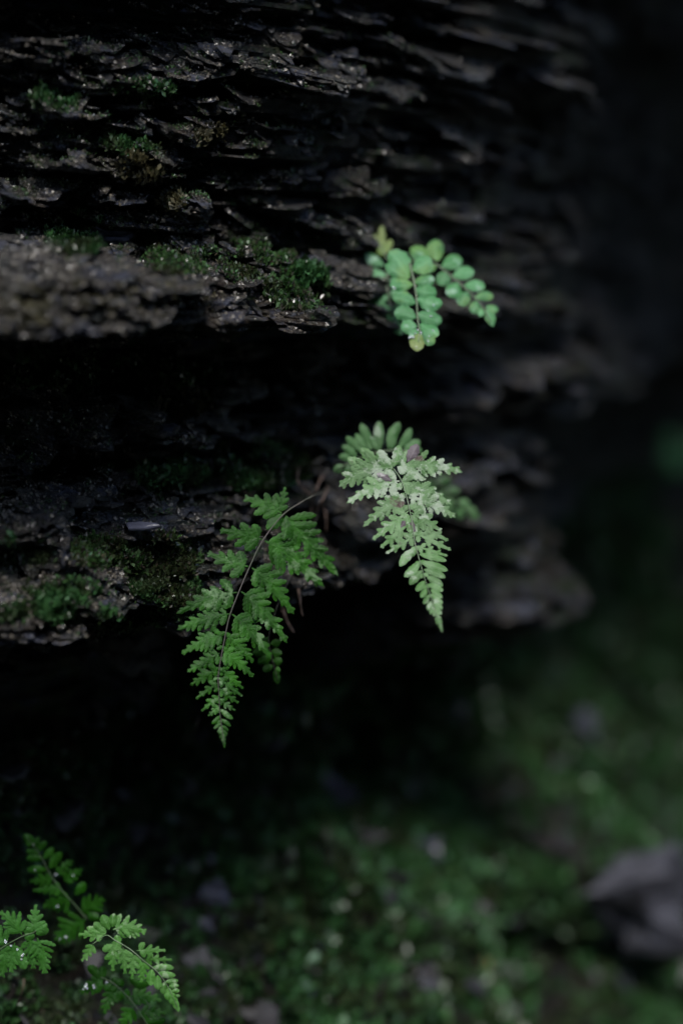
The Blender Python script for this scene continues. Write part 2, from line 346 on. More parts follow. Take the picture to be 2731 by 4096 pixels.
# ---------------------------------------------------------------- slate slabs
def slab_geo(A, B, nrm, wdep, h, r, K=None, dip=0.18, taperL=0.25, taperR=0.25, jag=1.0, nose=0.5, M=16):
    """A,B: ends of the front top edge; nrm: outward; wdep: depth into the wall; h: thickness."""
    A = np.asarray(A, float); B = np.asarray(B, float); L = np.linalg.norm(B - A); u = (B - A) / L
    n = np.array([nrm[0], nrm[1], 0.0]); n -= u * n.dot(u); n /= np.linalg.norm(n); w = np.cross(u, n)
    if w[2] < 0: w = -w
    nd = n * math.cos(dip) - w * math.sin(dip)
    K = K or max(1, min(4, int(round(h / 0.003))))
    VV = []; FF = []; off = 0
    t = np.linspace(0, 1, M) + np.concatenate([[0], (r.random(M - 2) - .5) * 0.8 / M, [0]])
    big = np.cumsum(r.standard_normal(M)); big -= np.linspace(big[0], big[-1], M); big *= 0.012 * jag * min(1.0, L / 0.1) / max(1, np.abs(big).max()) 
    thick = np.clip(np.minimum((t + 0.03) / max(taperL, .02), (1.03 - t) / max(taperR, .02)), 0.0, 1.0)
    thick = 0.25 + 0.75 * thick
    bow = 0.06 * L * (r.random() - .5) * np.sin(np.pi * t)
    zoff = np.cumsum(r.standard_normal(M)) * h * 0.05
    for k in range(K):
        z1 = -h * k / K; z0 = -h * (k + 1) / K
        tl_ = min(.45, taperL * (0.5 + r.random())); tr_ = min(.45, taperR * (0.5 + r.random()))
        endc = np.clip(np.minimum((t + 0.01) / tl_, (1.01 - t) / tr_), 0, 1) ** 0.7
        step = (r.random() - 0.5) * 0.009 if k else 0.0
        front = big + step - (1 - endc) * wdep * 0.75 + (r.random(M) - .5) * 0.004 * jag - (0.5 - nose) * 0.006 * k
        front = np.maximum(front, -wdep * 0.85)
        a = (t * L)[:, None]
        zt = z1 * thick + zoff + bow; zb = z0 * thick + zoff + bow - 0.0003
        mid = -0.5 * wdep + 0.5 * front
        rows = []
        ripple = (r.random(M) - .5) * h * 0.16
        for bb, z in ((front - 0.0012 - 0.25 * (zt - zb), zb), (front, zb + 0.45 * (zt - zb)), (front - 0.0010, zt), (mid, zt + ripple), (np.full(M, -wdep), zt), (np.full(M, -wdep), zb)):
            rows.append(A + a * u + bb[:, None] * nd + z[:, None] * w)
        V = np.stack(rows, 1).reshape(-1, 3); F = []
        for i in range(M - 1):
            for q_ in range(6):
                F.append([off + i * 6 + q_, off + i * 6 + (q_ + 1) % 6, off + (i + 1) * 6 + (q_ + 1) % 6, off + (i + 1) * 6 + q_])
        F.append([off + q_ for q_ in range(6)][::-1]); F.append([off + (M - 1) * 6 + q_ for q_ in range(6)])
        VV.append(V); FF += F; off += len(V)
    return np.concatenate(VV), FF
def nrm_at(s): return np.array([np.interp(s, SU, NX), np.interp(s, SU, NY)])

ALLV = [W]; ALLF = [CF.tolist()]; nv = len(W)
def collide(V, F):
    global nv
    ALLV.append(V); ALLF.append([[i + nv for i in f] for f in F]); nv += len(V)
n_parts = 0
def hero(x0, y0, x1, y1, th, extra, wdep=0.06, dip=0.2, label=None, keep=False, **kw):
    global n_parts
    a, s_a, da = hit(x0, y0, extra); b, s_b, db = hit(x1, y1, extra)
    h = th / FPX * (da + db) / 2; dip *= 1.0 if keep else 0.55; wdep = min(wdep, max(extra, 0) + 0.045)
    V, F = slab_geo(a, b, nrm_at((s_a + s_b) / 2), wdep, h, np.random.default_rng(int(x0 + 7 * y0 + 13 * x1)), dip=dip, **kw)
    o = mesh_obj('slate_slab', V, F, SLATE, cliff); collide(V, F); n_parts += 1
    if label: o['label'] = label
    return o
# named slabs of the photograph: front top edge left -> right (pixels), thickness (pixels), how far proud of the profile
hero(130, 235, 330, 205, 60, .03, taperR=.4); hero(0, 150, 280, 175, 40, .03)
hero(400, 385, 985, 372, 20, .02, .028, .9, keep=True, taperL=.3, taperR=.3, label='broad dark slab with a long tilted face and pale right tip')
hero(330, 200, 640, 245, 45, .02, taperR=.5); hero(760, 225, 1020, 225, 22, .02, taperL=.5, taperR=.4)
hero(1000, 250, 1440, 330, 70, .03, taperR=.1, dip=.5); hero(90, 420, 540, 455, 40, .03, .08, .5, taperL=.2, taperR=.4)
hero(640, 480, 880, 560, 50, .03, .05, .5); hero(250, 520, 880, 575, 30, .01, taperR=.3); hero(0, 560, 520, 575, 30, .01)
hero(40, 630, 480, 665, 30, .035, .06, .15, taperL=.4, taperR=.3); hero(400, 690, 700, 720, 36, .03, .05, .4); hero(330, 755, 620, 790, 30, .02)
hero(0, 770, 350, 800, 40, .03, .06, .4); hero(700, 770, 870, 850, 60, .03, .05, .5, taperL=.3); hero(0, 940, 220, 945, 24, .03)
hero(700, 935, 860, 908, 12, .02, .05, .1, taperL=.5, taperR=.15); hero(560, 1000, 1170, 1000, 22, .02, .06, .2, taperR=.2)
hero(900, 930, 1340, 950, 30, .0, .06, .25); hero(150, 1035, 445, 1075, 46, .02, .06, .5, taperL=.4, taperR=.1); hero(230, 1075, 560, 1085, 24, .015)
hero(600, 1085, 890, 1080, 22, .01, .05, .15, taperR=.2); hero(700, 1120, 1060, 1130, 55, .015, .06, .35, taperL=.3, taperR=.2)
hero(-300, 1290, 760, 1300, 34, .03, .034, .75, keep=True, K=4, taperL=.1, taperR=.25, jag=.22, M=40, label='thick near ledge slab with glossy wet face')
hero(420, 1215, 1420, 1235, 75, .015, .13, .35, K=4, taperL=.1, taperR=.15, M=28, label='long ledge slab with a ragged lower edge')
for hx, hy, hl, ht in ((-60, 1150, 300, 16), (120, 1130, 260, 14), (330, 1150, 240, 18), (180, 1215, 330, 20), (520, 1180, 260, 14), (-80, 1260, 240, 22), (640, 1165, 300, 16), (420, 1260, 280, 16)):
    hero(hx, hy, hx + hl, hy + 12, ht, .034, .06, .5, taperL=.3, taperR=.4, jag=.7)
hero(1050, 1045, 1330, 1050, 24, .01); hero(1250, 1090, 1520, 1110, 26, .01); hero(1350, 1220, 1750, 1250, 40, .0, .08, .3)
hero(160, 1740, 790, 1735, 60, .02, .10, .5, taperL=.05, taperR=.4, label='wedge shaped slab with a blunt near end'); hero(560, 1715, 720, 1700, 24, .03, .04, .3, taperL=.4, taperR=.4)
hero(380, 1590, 720, 1580, 50, .0, .05, .4); hero(0, 1560, 480, 1560, 34, .025, .06, .3); hero(960, 1560, 1280, 1545, 40, -.01, .06, .4, taperR=.1)
hero(980, 1725, 1260, 1725, 34, -.01); hero(700, 1800, 830, 1810, 26, .0); hero(0, 1870, 160, 1850, 50, .02)
hero(80, 2010, 590, 2020, 30, .02, .08, .2, taperL=.1, taperR=.2); hero(640, 1990, 870, 2000, 60, .0, .07, .5, taperL=.3, taperR=.3)
hero(-60, 2055, 320, 2050, 34, .02, .07, .3, taperR=.1); hero(340, 2130, 900, 2075, 40, .012, .10, .35, taperL=.4, taperR=.1); hero(870, 2045, 1050, 2055, 50, .01, .06, .45, taperL=.1)
hero(-80, 2120, 305, 2145, 60, .03, .10, .5, taperR=.15, label='flat near slab above a mossy patch'); hero(235, 2220, 410, 2280, 30, .03, .05, .4, taperL=.1, taperR=.3); hero(60, 2300, 480, 2290, 60, .02, .08, .6, taperR=.1)
hero(440, 2340, 640, 2390, 36, .012, .06, .5, taperR=.15); hero(-80, 2410, 640, 2405, 55, .015, .12, .45, M=24, taperR=.1); hero(-80, 2490, 360, 2480, 80, .02, .12, .45)
hero(-80, 2590, 390, 2600, 50, .0, .10, .3, taperR=.5); hero(-100, 2680, 130, 2690, 60, .03, .1, .4)
hero(340, 2710, 712, 2712, 22, .07, .055, 0.85, taperL=.5, taperR=.06, jag=.5, label='isolated thin slab under the overhang', keep=True); hero(480, 2790, 680, 2770, 30, .04, .14, .3)
hero(1900, 2330, 2215, 2340, 150, .0, .12, .4, K=4); hero(1600, 2400, 1950, 2440, 80, .01, .12, .3); hero(1950, 1480, 2450, 1500, 70, .0, .1, .4, taperL=.4)
hero(1500, 1500, 1900, 1480, 40, .0); hero(1950, 1250, 2400, 1245, 60, .01, .1, .4); hero(1250, 270, 1700, 330, 50, .01, .08, .5); hero(1680, 340, 2100, 420, 46, .02, .1, .5, taperL=.3)
hero(1750, 610, 2000, 630, 30, .01, .08, .5); hero(2000, 600, 2130, 615, 40, .0, .08, .5); hero(1660, 690, 2150, 700, 36, .01, .08, .4); hero(1850, 930, 2400, 960, 50, .01, .1, .5)
hero(1350, 960, 1800, 1000, 40, .0, .08, .4); hero(1800, 1740, 2200, 1700, 60, .0, .1, .4); hero(2000, 1900, 2350, 1930, 60, .0, .1, .4); hero(1750, 2080, 2050, 2100, 60, -.01, .1, .5)
hero(2350, 60, 2520, 140, 80, .02, .1, .8); hero(2150, 390, 2500, 430, 50, .0, .1, .5); hero(1500, 1700, 1800, 1690, 40, -.01); hero(1400, 2330, 1600, 2330, 40, -.03, .1, .5)

cands = []
zc = lay_z[(lay_z > 0.69) & (lay_z < 1.30)]
for zl in zc:
    s = S0 - 0.42 + 0.1 * R.random()
    while s < S0 + 1.1:
        L = 0.03 + 0.12 * R.random() ** 1.5 + 0.06 * max(0, s - S0)
        if R.random() < 0.62:
            m0 = float(macro(s + L / 2, zl))
            if m0 > -0.045:
                ex = -0.006 + 0.024 * R.random() ** 1.8
                za = zl + (R.random() - .5) * .006; zb = zl + (R.random() - .5) * .006
                a = wall_pt(np.array([s]), np.array([za]), np.array([float(macro(s, zl)) + ex]))[0]
                b = wall_pt(np.array([s + L]), np.array([zb]), np.array([float(macro(s + L, zl)) + ex]))[0]
                cands.append((a, b, nrm_at(s + L / 2), 0.03 + 0.04 * R.random(), 0.0025 + 0.007 * R.random() ** 2, 0.05 + 0.8 * R.random() ** 1.3, L, s, ex))
        s += L * (0.7 + 0.6 * R.random())
def in_view(p):
    d = p - CAM; D = d.dot(FWD); x = d.dot(RT) / D * FPX + 1365; y = 2048 - d.dot(UP) / D * FPX
    return D, x, y
scored = []
for c in cands:
    D, x, y = in_view((c[0] + c[1]) / 2)
    vis = 1.0 if -100 < x < 2830 and -100 < y < 4200 else 0.0
    scored.append((vis * c[6] * c[4] / D ** 2 * (1 + 60 * c[8]), c))
scored.sort(key=lambda t: -t[0])
rest = MB()
for k, (sc_, c) in enumerate(scored):
    V, F = slab_geo(c[0], c[1], c[2], min(c[3], 0.016 / math.sin(c[5] + 0.01)) if c[5] > .3 else c[3], c[4], R, dip=c[5], taperL=.1 + .4 * R.random(), taperR=.1 + .4 * R.random(), M=11)
    collide(V, F)
    if n_parts < 300 and sc_ > 0:
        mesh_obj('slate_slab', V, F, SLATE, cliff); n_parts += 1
    else: rest.add(V, F)
BV0 = BVHTree.FromPolygons([tuple(v) for v in np.concatenate(ALLV)], [f for fs in ALLF for f in fs])
rf = np.random.default_rng(123)
for _ in range(2600):                     # thin splinters wedged between and lying on the slabs
    x, y = -150 + 2000 * rf.random() ** 1.15, -60 + 2720 * rf.random()
    o_ = CAM + (rf.random(3) - .5) * 0.06; d_ = Vector(P(x, y, 0.85) - o_).normalized(); loc, nor, idx, dist = BV0.ray_cast(Vector(o_), d_, 1.6)
    if loc is None: continue
    loc = np.array(loc); s_c, _o = nearest_s(loc[None, :2]); s_c = float(s_c[0]); L = 0.006 + 0.03 * rf.random() ** 2
    t_ = np.array([np.interp(s_c, SU, TX), np.interp(s_c, SU, TY), 0.0]); n_ = nrm_at(s_c)
    t_ = t_ + np.array([n_[0], n_[1], 0]) * (rf.random() - .5) * 1.1; t_[2] = (rf.random() - .5) * 0.35; t_ /= np.linalg.norm(t_)
    out = np.array([n_[0], n_[1], 0]) * (0.001 + 0.006 * rf.random()) + np.array([0, 0, 0.001])
    V, F = slab_geo(loc - t_ * L / 2 + out, loc + t_ * L / 2 + out, n_, 0.006 + 0.010 * rf.random(), 0.0007 + 0.0018 * rf.random() ** 2, rf, K=1, dip=0.1 + 0.7 * rf.random(), taperL=.1 + .4 * rf.random(), taperR=.1 + .4 * rf.random(), M=6)
    rest.add(V, F); collide(V, F)
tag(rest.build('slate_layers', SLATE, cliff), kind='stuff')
BV = BVHTree.FromPolygons([tuple(v) for v in np.concatenate(ALLV)], [f for fs in ALLF for f in fs])
def cast(px, py, jitter=0.0):
    o = CAM + (R.random(3) - .5) * jitter
    tgt = P(px, py, 0.9 if jitter else 1.0); d = Vector(tgt - o).normalized()
    loc, nor, idx, dist = BV.ray_cast(Vector(o), d, 4.0)
    if loc is None: return None
    if nor.dot(d) > 0: nor = -nor
    return np.array(loc), np.array(nor)

# ---------------------------------------------------------------- moss
def blades(base, dirs, length, width, r, bend=0.3):
    n = len(base); side = np.cross(dirs, r.standard_normal((n, 3))); side /= np.linalg.norm(side, axis=1)[:, None] + 1e-9
    up = np.cross(side, dirs); L = length[:, None]; Wd = width[:, None]
    mid = base + dirs * L * 0.55
    tip = base + dirs * L * 0.95 + up * L * bend * (r.random((n, 1)) - .3)
    V = np.stack([base, mid + side * Wd, tip, mid - side * Wd], 1).reshape(-1, 3)
    F = np.arange(4 * n).reshape(-1, 4); return V, F
def moss_from(points, normals, per, length, spread, r, tone=(0.0, 1.0), wratio=0.28, upbias=0.8):
    pts = np.repeat(points, per, 0); nr = np.repeat(normals, per, 0); n = len(pts)
    d = nr * 0.8 + np.array([0, 0, upbias]) + r.standard_normal((n, 3)) * spread; d /= np.linalg.norm(d, axis=1)[:, None]
    pts = pts + r.standard_normal((n, 3)) * length * 0.35 - nr * length * 0.1
    ln = length * (0.5 + r.random(n)); V, F = blades(pts, d, ln, ln * wratio, r)
    tn = tone[0] + (tone[1] - tone[0]) * r.random(n)
    clump = np.repeat(r.random(len(points)), per) * 0.5; tn = np.clip(tn * 0.6 + clump * (tone[1] - tone[0]), 0, 1)
    return V, F, np.repeat(tn, 4)
def moss_patch(label, boxes, n, length, mat, per=7, tone=(0, 1), thr=-0.2, wratio=0.28, spread=0.7, name='moss_patch', clump=0.0):
    r = np.random.default_rng(n + int(boxes[0][0]))
    pts = []; nrs = []; tries = 0
    while len(pts) < n and tries < n * 8:
        tries += 1
        b = boxes[r.integers(len(boxes))]
        th = r.random() * 6.283; q_ = math.sqrt(r.random())
        x = (b[0] + b[2]) / 2 + (b[2] - b[0]) / 2 * q_ * math.cos(th); y = (b[1] + b[3]) / 2 + (b[3] - b[1]) / 2 * q_ * math.sin(th)
        if clump and vnoise(np.array([x / 40.0]), np.array([y / 28.0]), 77)[0] < clump: continue
        h_ = cast(x, y, 0.04)
        if h_ is None or h_[1][2] < thr: continue
        pts.append(h_[0]); nrs.append(h_[1])
    if not pts: return
    V, F, T = moss_from(np.array(pts), np.array(nrs), per, length, spread, r, tone, wratio)
    tag(mesh_obj(name, V, F, mat, None, False, T), label, 'moss', kind='stuff')
moss_patch('wet sparkling green moss tuft at the tip of the long ledge slab', [(1060, 1090, 1310, 1240), (1120, 1070, 1260, 1220)], 1900, 0.0034, MOSS_W, 9)
moss_patch('thin dark moss film on the thick near ledge slab', [(0, 1120, 500, 1300), (300, 1140, 900, 1280), (-50, 1180, 200, 1330)], 500, 0.0018, MOSS_D, 6, (0, 1), thr=-.3, clump=.0)
moss_patch('bright green blurred moss clump just behind the ledge tuft', [(1180, 1085, 1290, 1170)], 420, 0.006, MOSS, 8, (0.4, 1.0))
moss_patch('dark mixed moss carpet below the long slab, left of the hanging fern', [(300, 2160, 560, 2260), (480, 2170, 790, 2320), (560, 2150, 760, 2300)], 3600, 0.0036, MOSS_W, 9)
moss_patch('short green moss cushion under the mixed moss carpet', [(520, 2290, 800, 2400), (560, 2300, 700, 2380)], 2600, 0.0022, MOSS, 9, (0.1, .8))
moss_patch('moss fringe beside the leaflet tips of the hanging fern', [(640, 2370, 760, 2460), (690, 2340, 800, 2480)], 900, 0.0030, MOSS_W, 9)
moss_patch('gritty moss strip along the crumbling shelf above the thick ledge', [(560, 980, 920, 1090), (850, 960, 1180, 1060), (880, 1000, 1100, 1120)], 1800, 0.0026, MOSS_W, 7, (0, 1), clump=-0.05)
moss_patch('yellow brown moss hanging on the slab tip under the black hollow', [(640, 1580, 840, 1660), (720, 1600, 830, 1650)], 520, 0.0040, MOSS_D, 8, (0.2, 1), thr=-0.9)
moss_patch('dry brown moss on the small upper slab ends', [(800, 500, 890, 580), (650, 740, 720, 850), (460, 630, 580, 700), (550, 680, 640, 740)], 520, 0.0038, MOSS_D, 7, (0.2, 1), clump=-.1)
moss_patch('dark green moss specks among the upper slabs', [(450, 330, 700, 400), (100, 360, 320, 440), (400, 540, 620, 620), (180, 850, 460, 1000), (250, 900, 420, 1010), (200, 920, 400, 1010)], 900, 0.003, MOSS, 6, (0, .7), clump=0.0)
moss_patch('green moss in the dark hollow under the ledge', [(300, 1440, 900, 1560), (550, 1450, 850, 1540), (0, 1400, 500, 1560)], 900, 0.004, MOSS, 7, (0, .8), thr=-.9, clump=.0)
moss_patch('loose moss behind the wedge slab by the fern roots', [(850, 1760, 1250, 1960), (900, 1880, 1150, 1960), (550, 1850, 850, 1960)], 900, 0.0045, MOSS, 7, (0, .9), thr=-.9, clump=0.0)
moss_patch('mossy film on the blurred near slabs beneath the carpet', [(0, 2170, 200, 2260), (120, 2330, 420, 2420), (380, 2440, 640, 2540), (0, 2440, 300, 2480)], 800, 0.0035, MOSS, 7, (0, .8), thr=-.8, clump=-.05)
moss_patch('thin moss on the dark lower rock beneath the isolated slab', [(0, 2860, 330, 3080), (100, 2900, 600, 3060)], 900, 0.0035, MOSS_D, 7, (0, .9), thr=-.9)

# crumbs of slate on every shelf
GRIT = plain('slate_grit', (0.03, 0.028, 0.026), (0.13, 0.115, 0.09), 0.16, 300)
gb = np.array([(1, 0, 0), (-1, 0, 0), (0, 1, 0), (0, -1, 0), (0, 0, 1), (0, 0, -1)], float)
gf = np.array([(0, 2, 4), (2, 1, 4), (1, 3, 4), (3, 0, 4), (2, 0, 5), (1, 2, 5), (3, 1, 5), (0, 3, 5)])
GVs = []; GFs = []; r = np.random.default_rng(77); k_ = 0
for _ in range(40000):
    x = -100 + 2000 * r.random() ** 1.2; y = -50 + 2700 * r.random()
    h_ = cast(x, y, 0.08)
    if h_ is None or h_[1][2] < 0.35 or vnoise(np.array([x / 70.0]), np.array([y / 40.0]), 91)[0] < -.08: continue
    sz = 0.0004 + 0.0013 * r.random() ** 3
    GVs.append(h_[0] + (gb * (0.6 + 0.8 * r.random((6, 1)))) @ np.linalg.qr(r.standard_normal((3, 3)))[0] * sz); GFs.append(gf + 6 * k_); k_ += 1
tag(mesh_obj('slate_grit', np.concatenate(GVs), np.concatenate(GFs), GRIT), 'crumbs of slate grit strewn over the shelves of the cliff', 'grit', kind='stuff')

moss_patch('tiny dark moss and dirt specks sprinkled across the slate shelves', [(-100, 100, 1300, 1100), (0, 300, 1100, 1000), (-100, 1500, 1200, 2600), (900, 100, 1900, 1300)], 5200, 0.0015, MOSS_W, 5, (0, 1), thr=.0, clump=.06)
# broken chips of slate lodged on the foot slope
deb = MB(); r = np.random.default_rng(19)
for _ in range(520):
    s_ = S0 - 0.3 + 1.5 * r.random(); z_ = 0.2 + 0.5 * r.random(); L = 0.008 + 0.026 * r.random() ** 2
    p_ = float(macro(s_, z_) + strata(np.array([s_]), np.array([z_]))[0]) + 0.004
    a_ = wall_pt(np.array([s_]), np.array([z_]), np.array([p_]))[0]
    d_ = r.standard_normal(3) * (1, 1, .35); d_ /= np.linalg.norm(d_)
    V, F = slab_geo(a_, a_ + d_ * L, nrm_at(s_), 0.006 + 0.012 * r.random(), 0.002 + 0.004 * r.random(), r, K=1, dip=.2 + .8 * r.random(), M=6)
    deb.add(V, F)
DEBRIS = plain('slate_debris', (0.003, 0.003, 0.004), (0.020, 0.019, 0.022), 0.6, 25, .8)
tag(deb.build('slate_debris', DEBRIS), 'broken slate chips strewn over the mossy foot of the cliff', 'debris', kind='stuff')

# the mossy foot of the cliff, beyond counting
r = np.random.default_rng(8); NM = 22000
ms = S0 - 0.35 + 1.75 * r.random(NM); mz = 0.12 + 0.56 * r.random(NM) ** 0.9
dens = fbm(ms * 9, mz * 9, 51, 4) + 0.25 * np.clip((0.62 - mz) / 0.2, -1, 1) + 0.30 + 0.12 * (ms < S0 + 0.05)
keep = dens > 0.0; ms, mz = ms[keep], mz[keep]
mp = macro(ms, mz) + strata(ms, mz) - 0.006
e = 0.004
b0 = wall_pt(ms, mz, mp); b1 = wall_pt(ms + e, mz, macro(ms + e, mz) + strata(ms + e, mz) - .006); b2 = wall_pt(ms, mz + e, macro(ms, mz + e) + strata(ms, mz + e) - .006)
nn = np.cross(b1 - b0, b2 - b0); nn /= np.linalg.norm(nn, axis=1)[:, None] + 1e-9
near = ms < S0 + 0.05
parts_ = [moss_from(b0[k_], nn[k_], pr_, ln_, 0.6, r, (0.0, 1.0), wr_) for k_, pr_, ln_, wr_ in ((near, 16, 0.0055, .3), (~near, 8, 0.010, .34))]
V = np.concatenate([q_[0] for q_ in parts_]); F = np.concatenate([parts_[0][1], parts_[1][1] + len(parts_[0][0])]); T = np.concatenate([q_[2] for q_ in parts_])
tag(mesh_obj('moss_cover', V, F, MOSS, None, False, T), 'green moss carpet covering the sloping foot of the cliff', 'moss', kind='stuff')

# ---------------------------------------------------------------- ferns
def bez(a, m, b, t):
    a, m, b = map(np.asarray, (a, m, b)); t = np.asarray(t)[:, None]
    return a * (1 - t) ** 2 + 2 * m * t * (1 - t) + b * t * t
def lobe_2d(base, tip, hw, r, teeth=5, nt=11, blunt=0.5, fold=0.35, tooth=0.16, asym=0.0, ragged=1.0, tongue=0.0):
    """one leaflet lobe as a grid: returns (x,y,h) in pixels, faces, (u,v)"""
    base = np.asarray(base, float); tip = np.asarray(tip, float); L = np.linalg.norm(tip - base); d = (tip - base) / L; nrm = np.array([-d[1], d[0]])
    t = np.linspace(0, 1, nt)
    prof_ = np.sin(np.pi * np.clip(t, 0, 1) ** (0.60 + 0.62 * blunt)) ** (0.8 - 0.3 * blunt)
    prof_ = (1 - tongue) * prof_ + tongue * (1 - t ** 3.5) ** 0.6 * (1 - 0.12 * t)
    prof_ = np.maximum(prof_, 0.10 * (1 - t)); prof_[-1] = 0.02
    bend = (r.random() - .5) * 0.12 * L
    vs = np.array([-1, -.55, 0, .55, 1.0]); X = []; U = []
    ph = r.random(2) * 6.28
    for j, v in enumerate(vs):
        k = 0 if v < 0 else 1
        tm = 1.0
        if abs(v) == 1: tm = 1 - tooth * ragged * (0.5 + 0.5 * np.sin(2 * np.pi * teeth * t * (1.0) + ph[k])) * (t > .12)
        wv = hw * prof_ * v * tm * (1 + asym * np.sign(v))
        c = base + d * (t * L)[:, None] + nrm * (bend * np.sin(np.pi * t))[:, None] + d * (abs(v) * 0.10 * hw)  # teeth point forward
        xy = c + nrm * wv[:, None]
        h = fold * hw * (0.55 - abs(v) ** 1.6) * prof_ - 0.10 * L * (t ** 2) * fold
        X.append(np.column_stack([xy, h])); U.append(np.column_stack([t, np.full(nt, v), np.zeros(nt)]))
    V = np.stack(X, 1).reshape(-1, 3); U = np.stack(U, 1).reshape(-1, 3); F = []
    for i in range(nt - 1):
        for j in range(4): F.append([i * 5 + j, i * 5 + j + 1, (i + 1) * 5 + j + 1, (i + 1) * 5 + j])
    return V, F, U
class Frond:
    """pixel-drawn frond bent into depth: depth(x,y) = D0 + gradient + curvature"""
    def __init__(s, fern, root, T, D0, ref, gx, gy, cy, leaf, stem, seed, label=None):
        s.T = T; s.D0 = D0; s.ref = np.array(ref, float); s.gx = gx; s.gy = gy; s.cy = cy
        s.leaf = leaf; s.r = np.random.default_rng(seed); s.fern = fern; s.stem = stem; s.label = label; s.root = root
        s.origin = np.array(fern.location)
    def world(s, V):
        V = np.asarray(V, float); dx = (V[:, 0] - s.ref[0]) / 1000; dy = (V[:, 1] - s.ref[1]) / 1000
        D = s.D0 + s.gx * dx + s.gy * dy + s.cy * dy * dy - V[:, 2] * s.D0 / FPX
        return Pn(V[:, :2], D)
    def rachis(s, pts, w0, w1, extra=None):
        p = np.array([s.T(*q_) for q_ in pts]); p = smooth_path(p, 5); s.path = p
        Wp = s.world(np.column_stack([p, np.full(len(p), 3.0)]))
        n0 = 0
        if extra is not None:
            ex = smooth_path(np.vstack([np.atleast_2d(extra), Wp[:1]]), 6)[:-1]; n0 = len(ex); Wp = np.vstack([ex, Wp])
        rad = np.linspace(w0, w1, len(Wp)) * s.D0 / FPX / 2
        V, F = tube(Wp, rad, 6)
        s.obj = mesh_obj('frond', V, F, s.stem, s.fern, True, origin=s.origin)
        if s.label: s.obj['label'] = s.label
    def leaflet(s, mb, leaf=None, label=None):
        V = np.concatenate(mb.V); Wd = s.world(V)
        o = mesh_obj('leaflet', Wd, mb.F, leaf or s.leaf, s.obj, True, np.concatenate(mb.T), s.origin, np.concatenate(mb.U))
        if label: o['label'] = label
        return o
    def pinna(s, a, b, hw, mid=None, n=None, tilt=0.0, sag=0.0, leaf=None, start=0.10, teeth=4, fuse=0.16, ang=(62, 34), upper=1.0, lower=1.0):
        r = s.r; a = np.array(s.T(*a), float); b = np.array(s.T(*b), float); sc_ = s.scale; hw = hw * sc_
        m = np.array(s.T(*mid), float) if mid else (a + b) / 2 + (r.random(2) - .5) * 0.06 * np.linalg.norm(b - a)
        L = np.linalg.norm(b - a); mb = MB()
        if n is None: n = int(np.clip(L / 18, 4, 9))
        tone0 = r.random() * 0.7
        def put(V, F, U):
            V = V.copy(); V[:, 2] += lift(V[:, :2]); mb.add(V, F, np.clip(tone0 + (r.random() - .5) * .5, 0, 1), U)
        ax = (b - a) / L; nrm = np.array([-ax[1], ax[0]])
        tl_ = tilt + (r.random() - .5) * 0.35; sg = sag + (r.random() - .5) * 0.10
        def lift(xy):
            u = (xy - a) @ ax / L; v = (xy - a) @ nrm
            return v * tl_ - sg * L * u * np.abs(u)
        ts = np.linspace(start, 0.90, n); cur = bez(a, m, b, ts); dv = bez(a, m, b, ts + .01) - cur; dv /= np.linalg.norm(dv, axis=1)[:, None]
        for i in range(n):
            t = ts[i]; shape = (0.75 + 0.25 * min(1, t / .22)) * (1 - 0.88 * max(0, t - .2) / .8) ** 0.9
            th = math.radians(ang[0] + (ang[1] - ang[0]) * t)
            for sgn, fac in ((1, upper), (-1, lower)):
                ll = hw * shape * fac * (0.88 + 0.38 * r.random())
                if ll < 2: continue
                t2 = th * (1 + 0.12 * (r.random() - .5)); c_, s_ = math.cos(t2 * sgn), math.sin(t2 * sgn)
                dd = np.array([dv[i, 0] * c_ - dv[i, 1] * s_, dv[i, 0] * s_ + dv[i, 1] * c_])
                b0_ = cur[i] + dv[i] * (r.random() - .5) * 0.03 * L + sgn * 0.0 * dd
                wd = min(ll * 0.40, 0.57 * L * 0.78 / (n - 1) * math.sin(th) * (1.0 + 0.2 * r.random()))
                V, F, U = lobe_2d(b0_, b0_ + dd * ll, wd, r, teeth, nt=19, blunt=0.85, tooth=0.30, tongue=float(np.clip((t - .1) / .3, 0.15 if L > 120 else .6, 1)), fold=.14)
                V[:, 2] += (r.random() - .5) * 4 * sc_ + U[:, 0] * ll * (r.random() - .6) * 0.35
                put(V, F, U)
        # blade along the midrib and the end lobe
        tt = np.linspace(0.02, 0.97, 16); c2 = bez(a, m, b, tt); d2 = np.gradient(c2, axis=0); d2 /= np.linalg.norm(d2, axis=1)[:, None]; n2 = np.column_stack([-d2[:, 1], d2[:, 0]])
        sh = (0.75 + 0.25 * np.minimum(1, tt / .22)) * (1 - 0.88 * np.maximum(0, tt - .2) / .8) ** 0.9
        bw = hw * sh * np.interp(tt, [0, .15, .35, .65, 1], [.03, .08, .15 + fuse * .3, .36 + fuse * .3, .5])
        vs = np.array([-1, -.5, 0, .5, 1]); V = np.stack([np.column_stack([c2 + n2 * (bw * v)[:, None], (0.12 * bw * (0.5 - abs(v)))]) for v in vs], 1).reshape(-1, 3)
        U = np.stack([np.column_stack([tt, np.full(16, v), np.zeros(16)]) for v in vs], 1).reshape(-1, 3)
        F = [[i * 5 + j, i * 5 + j + 1, (i + 1) * 5 + j + 1, (i + 1) * 5 + j] for i in range(15) for j in range(4)]
        put(V, F, U)
        e0 = bez(a, m, b, [0.80])[0]; V, F, U = lobe_2d(e0, b, max(hw * 0.13, 4 * sc_), r, 4, nt=9, blunt=0.25); put(V, F, U)
        # midrib
        o = s.leaflet(mb, leaf); s.midrib(a, m, b, lift, o)
        return o
    def midrib(s, a, m, b, lift, parent): pass
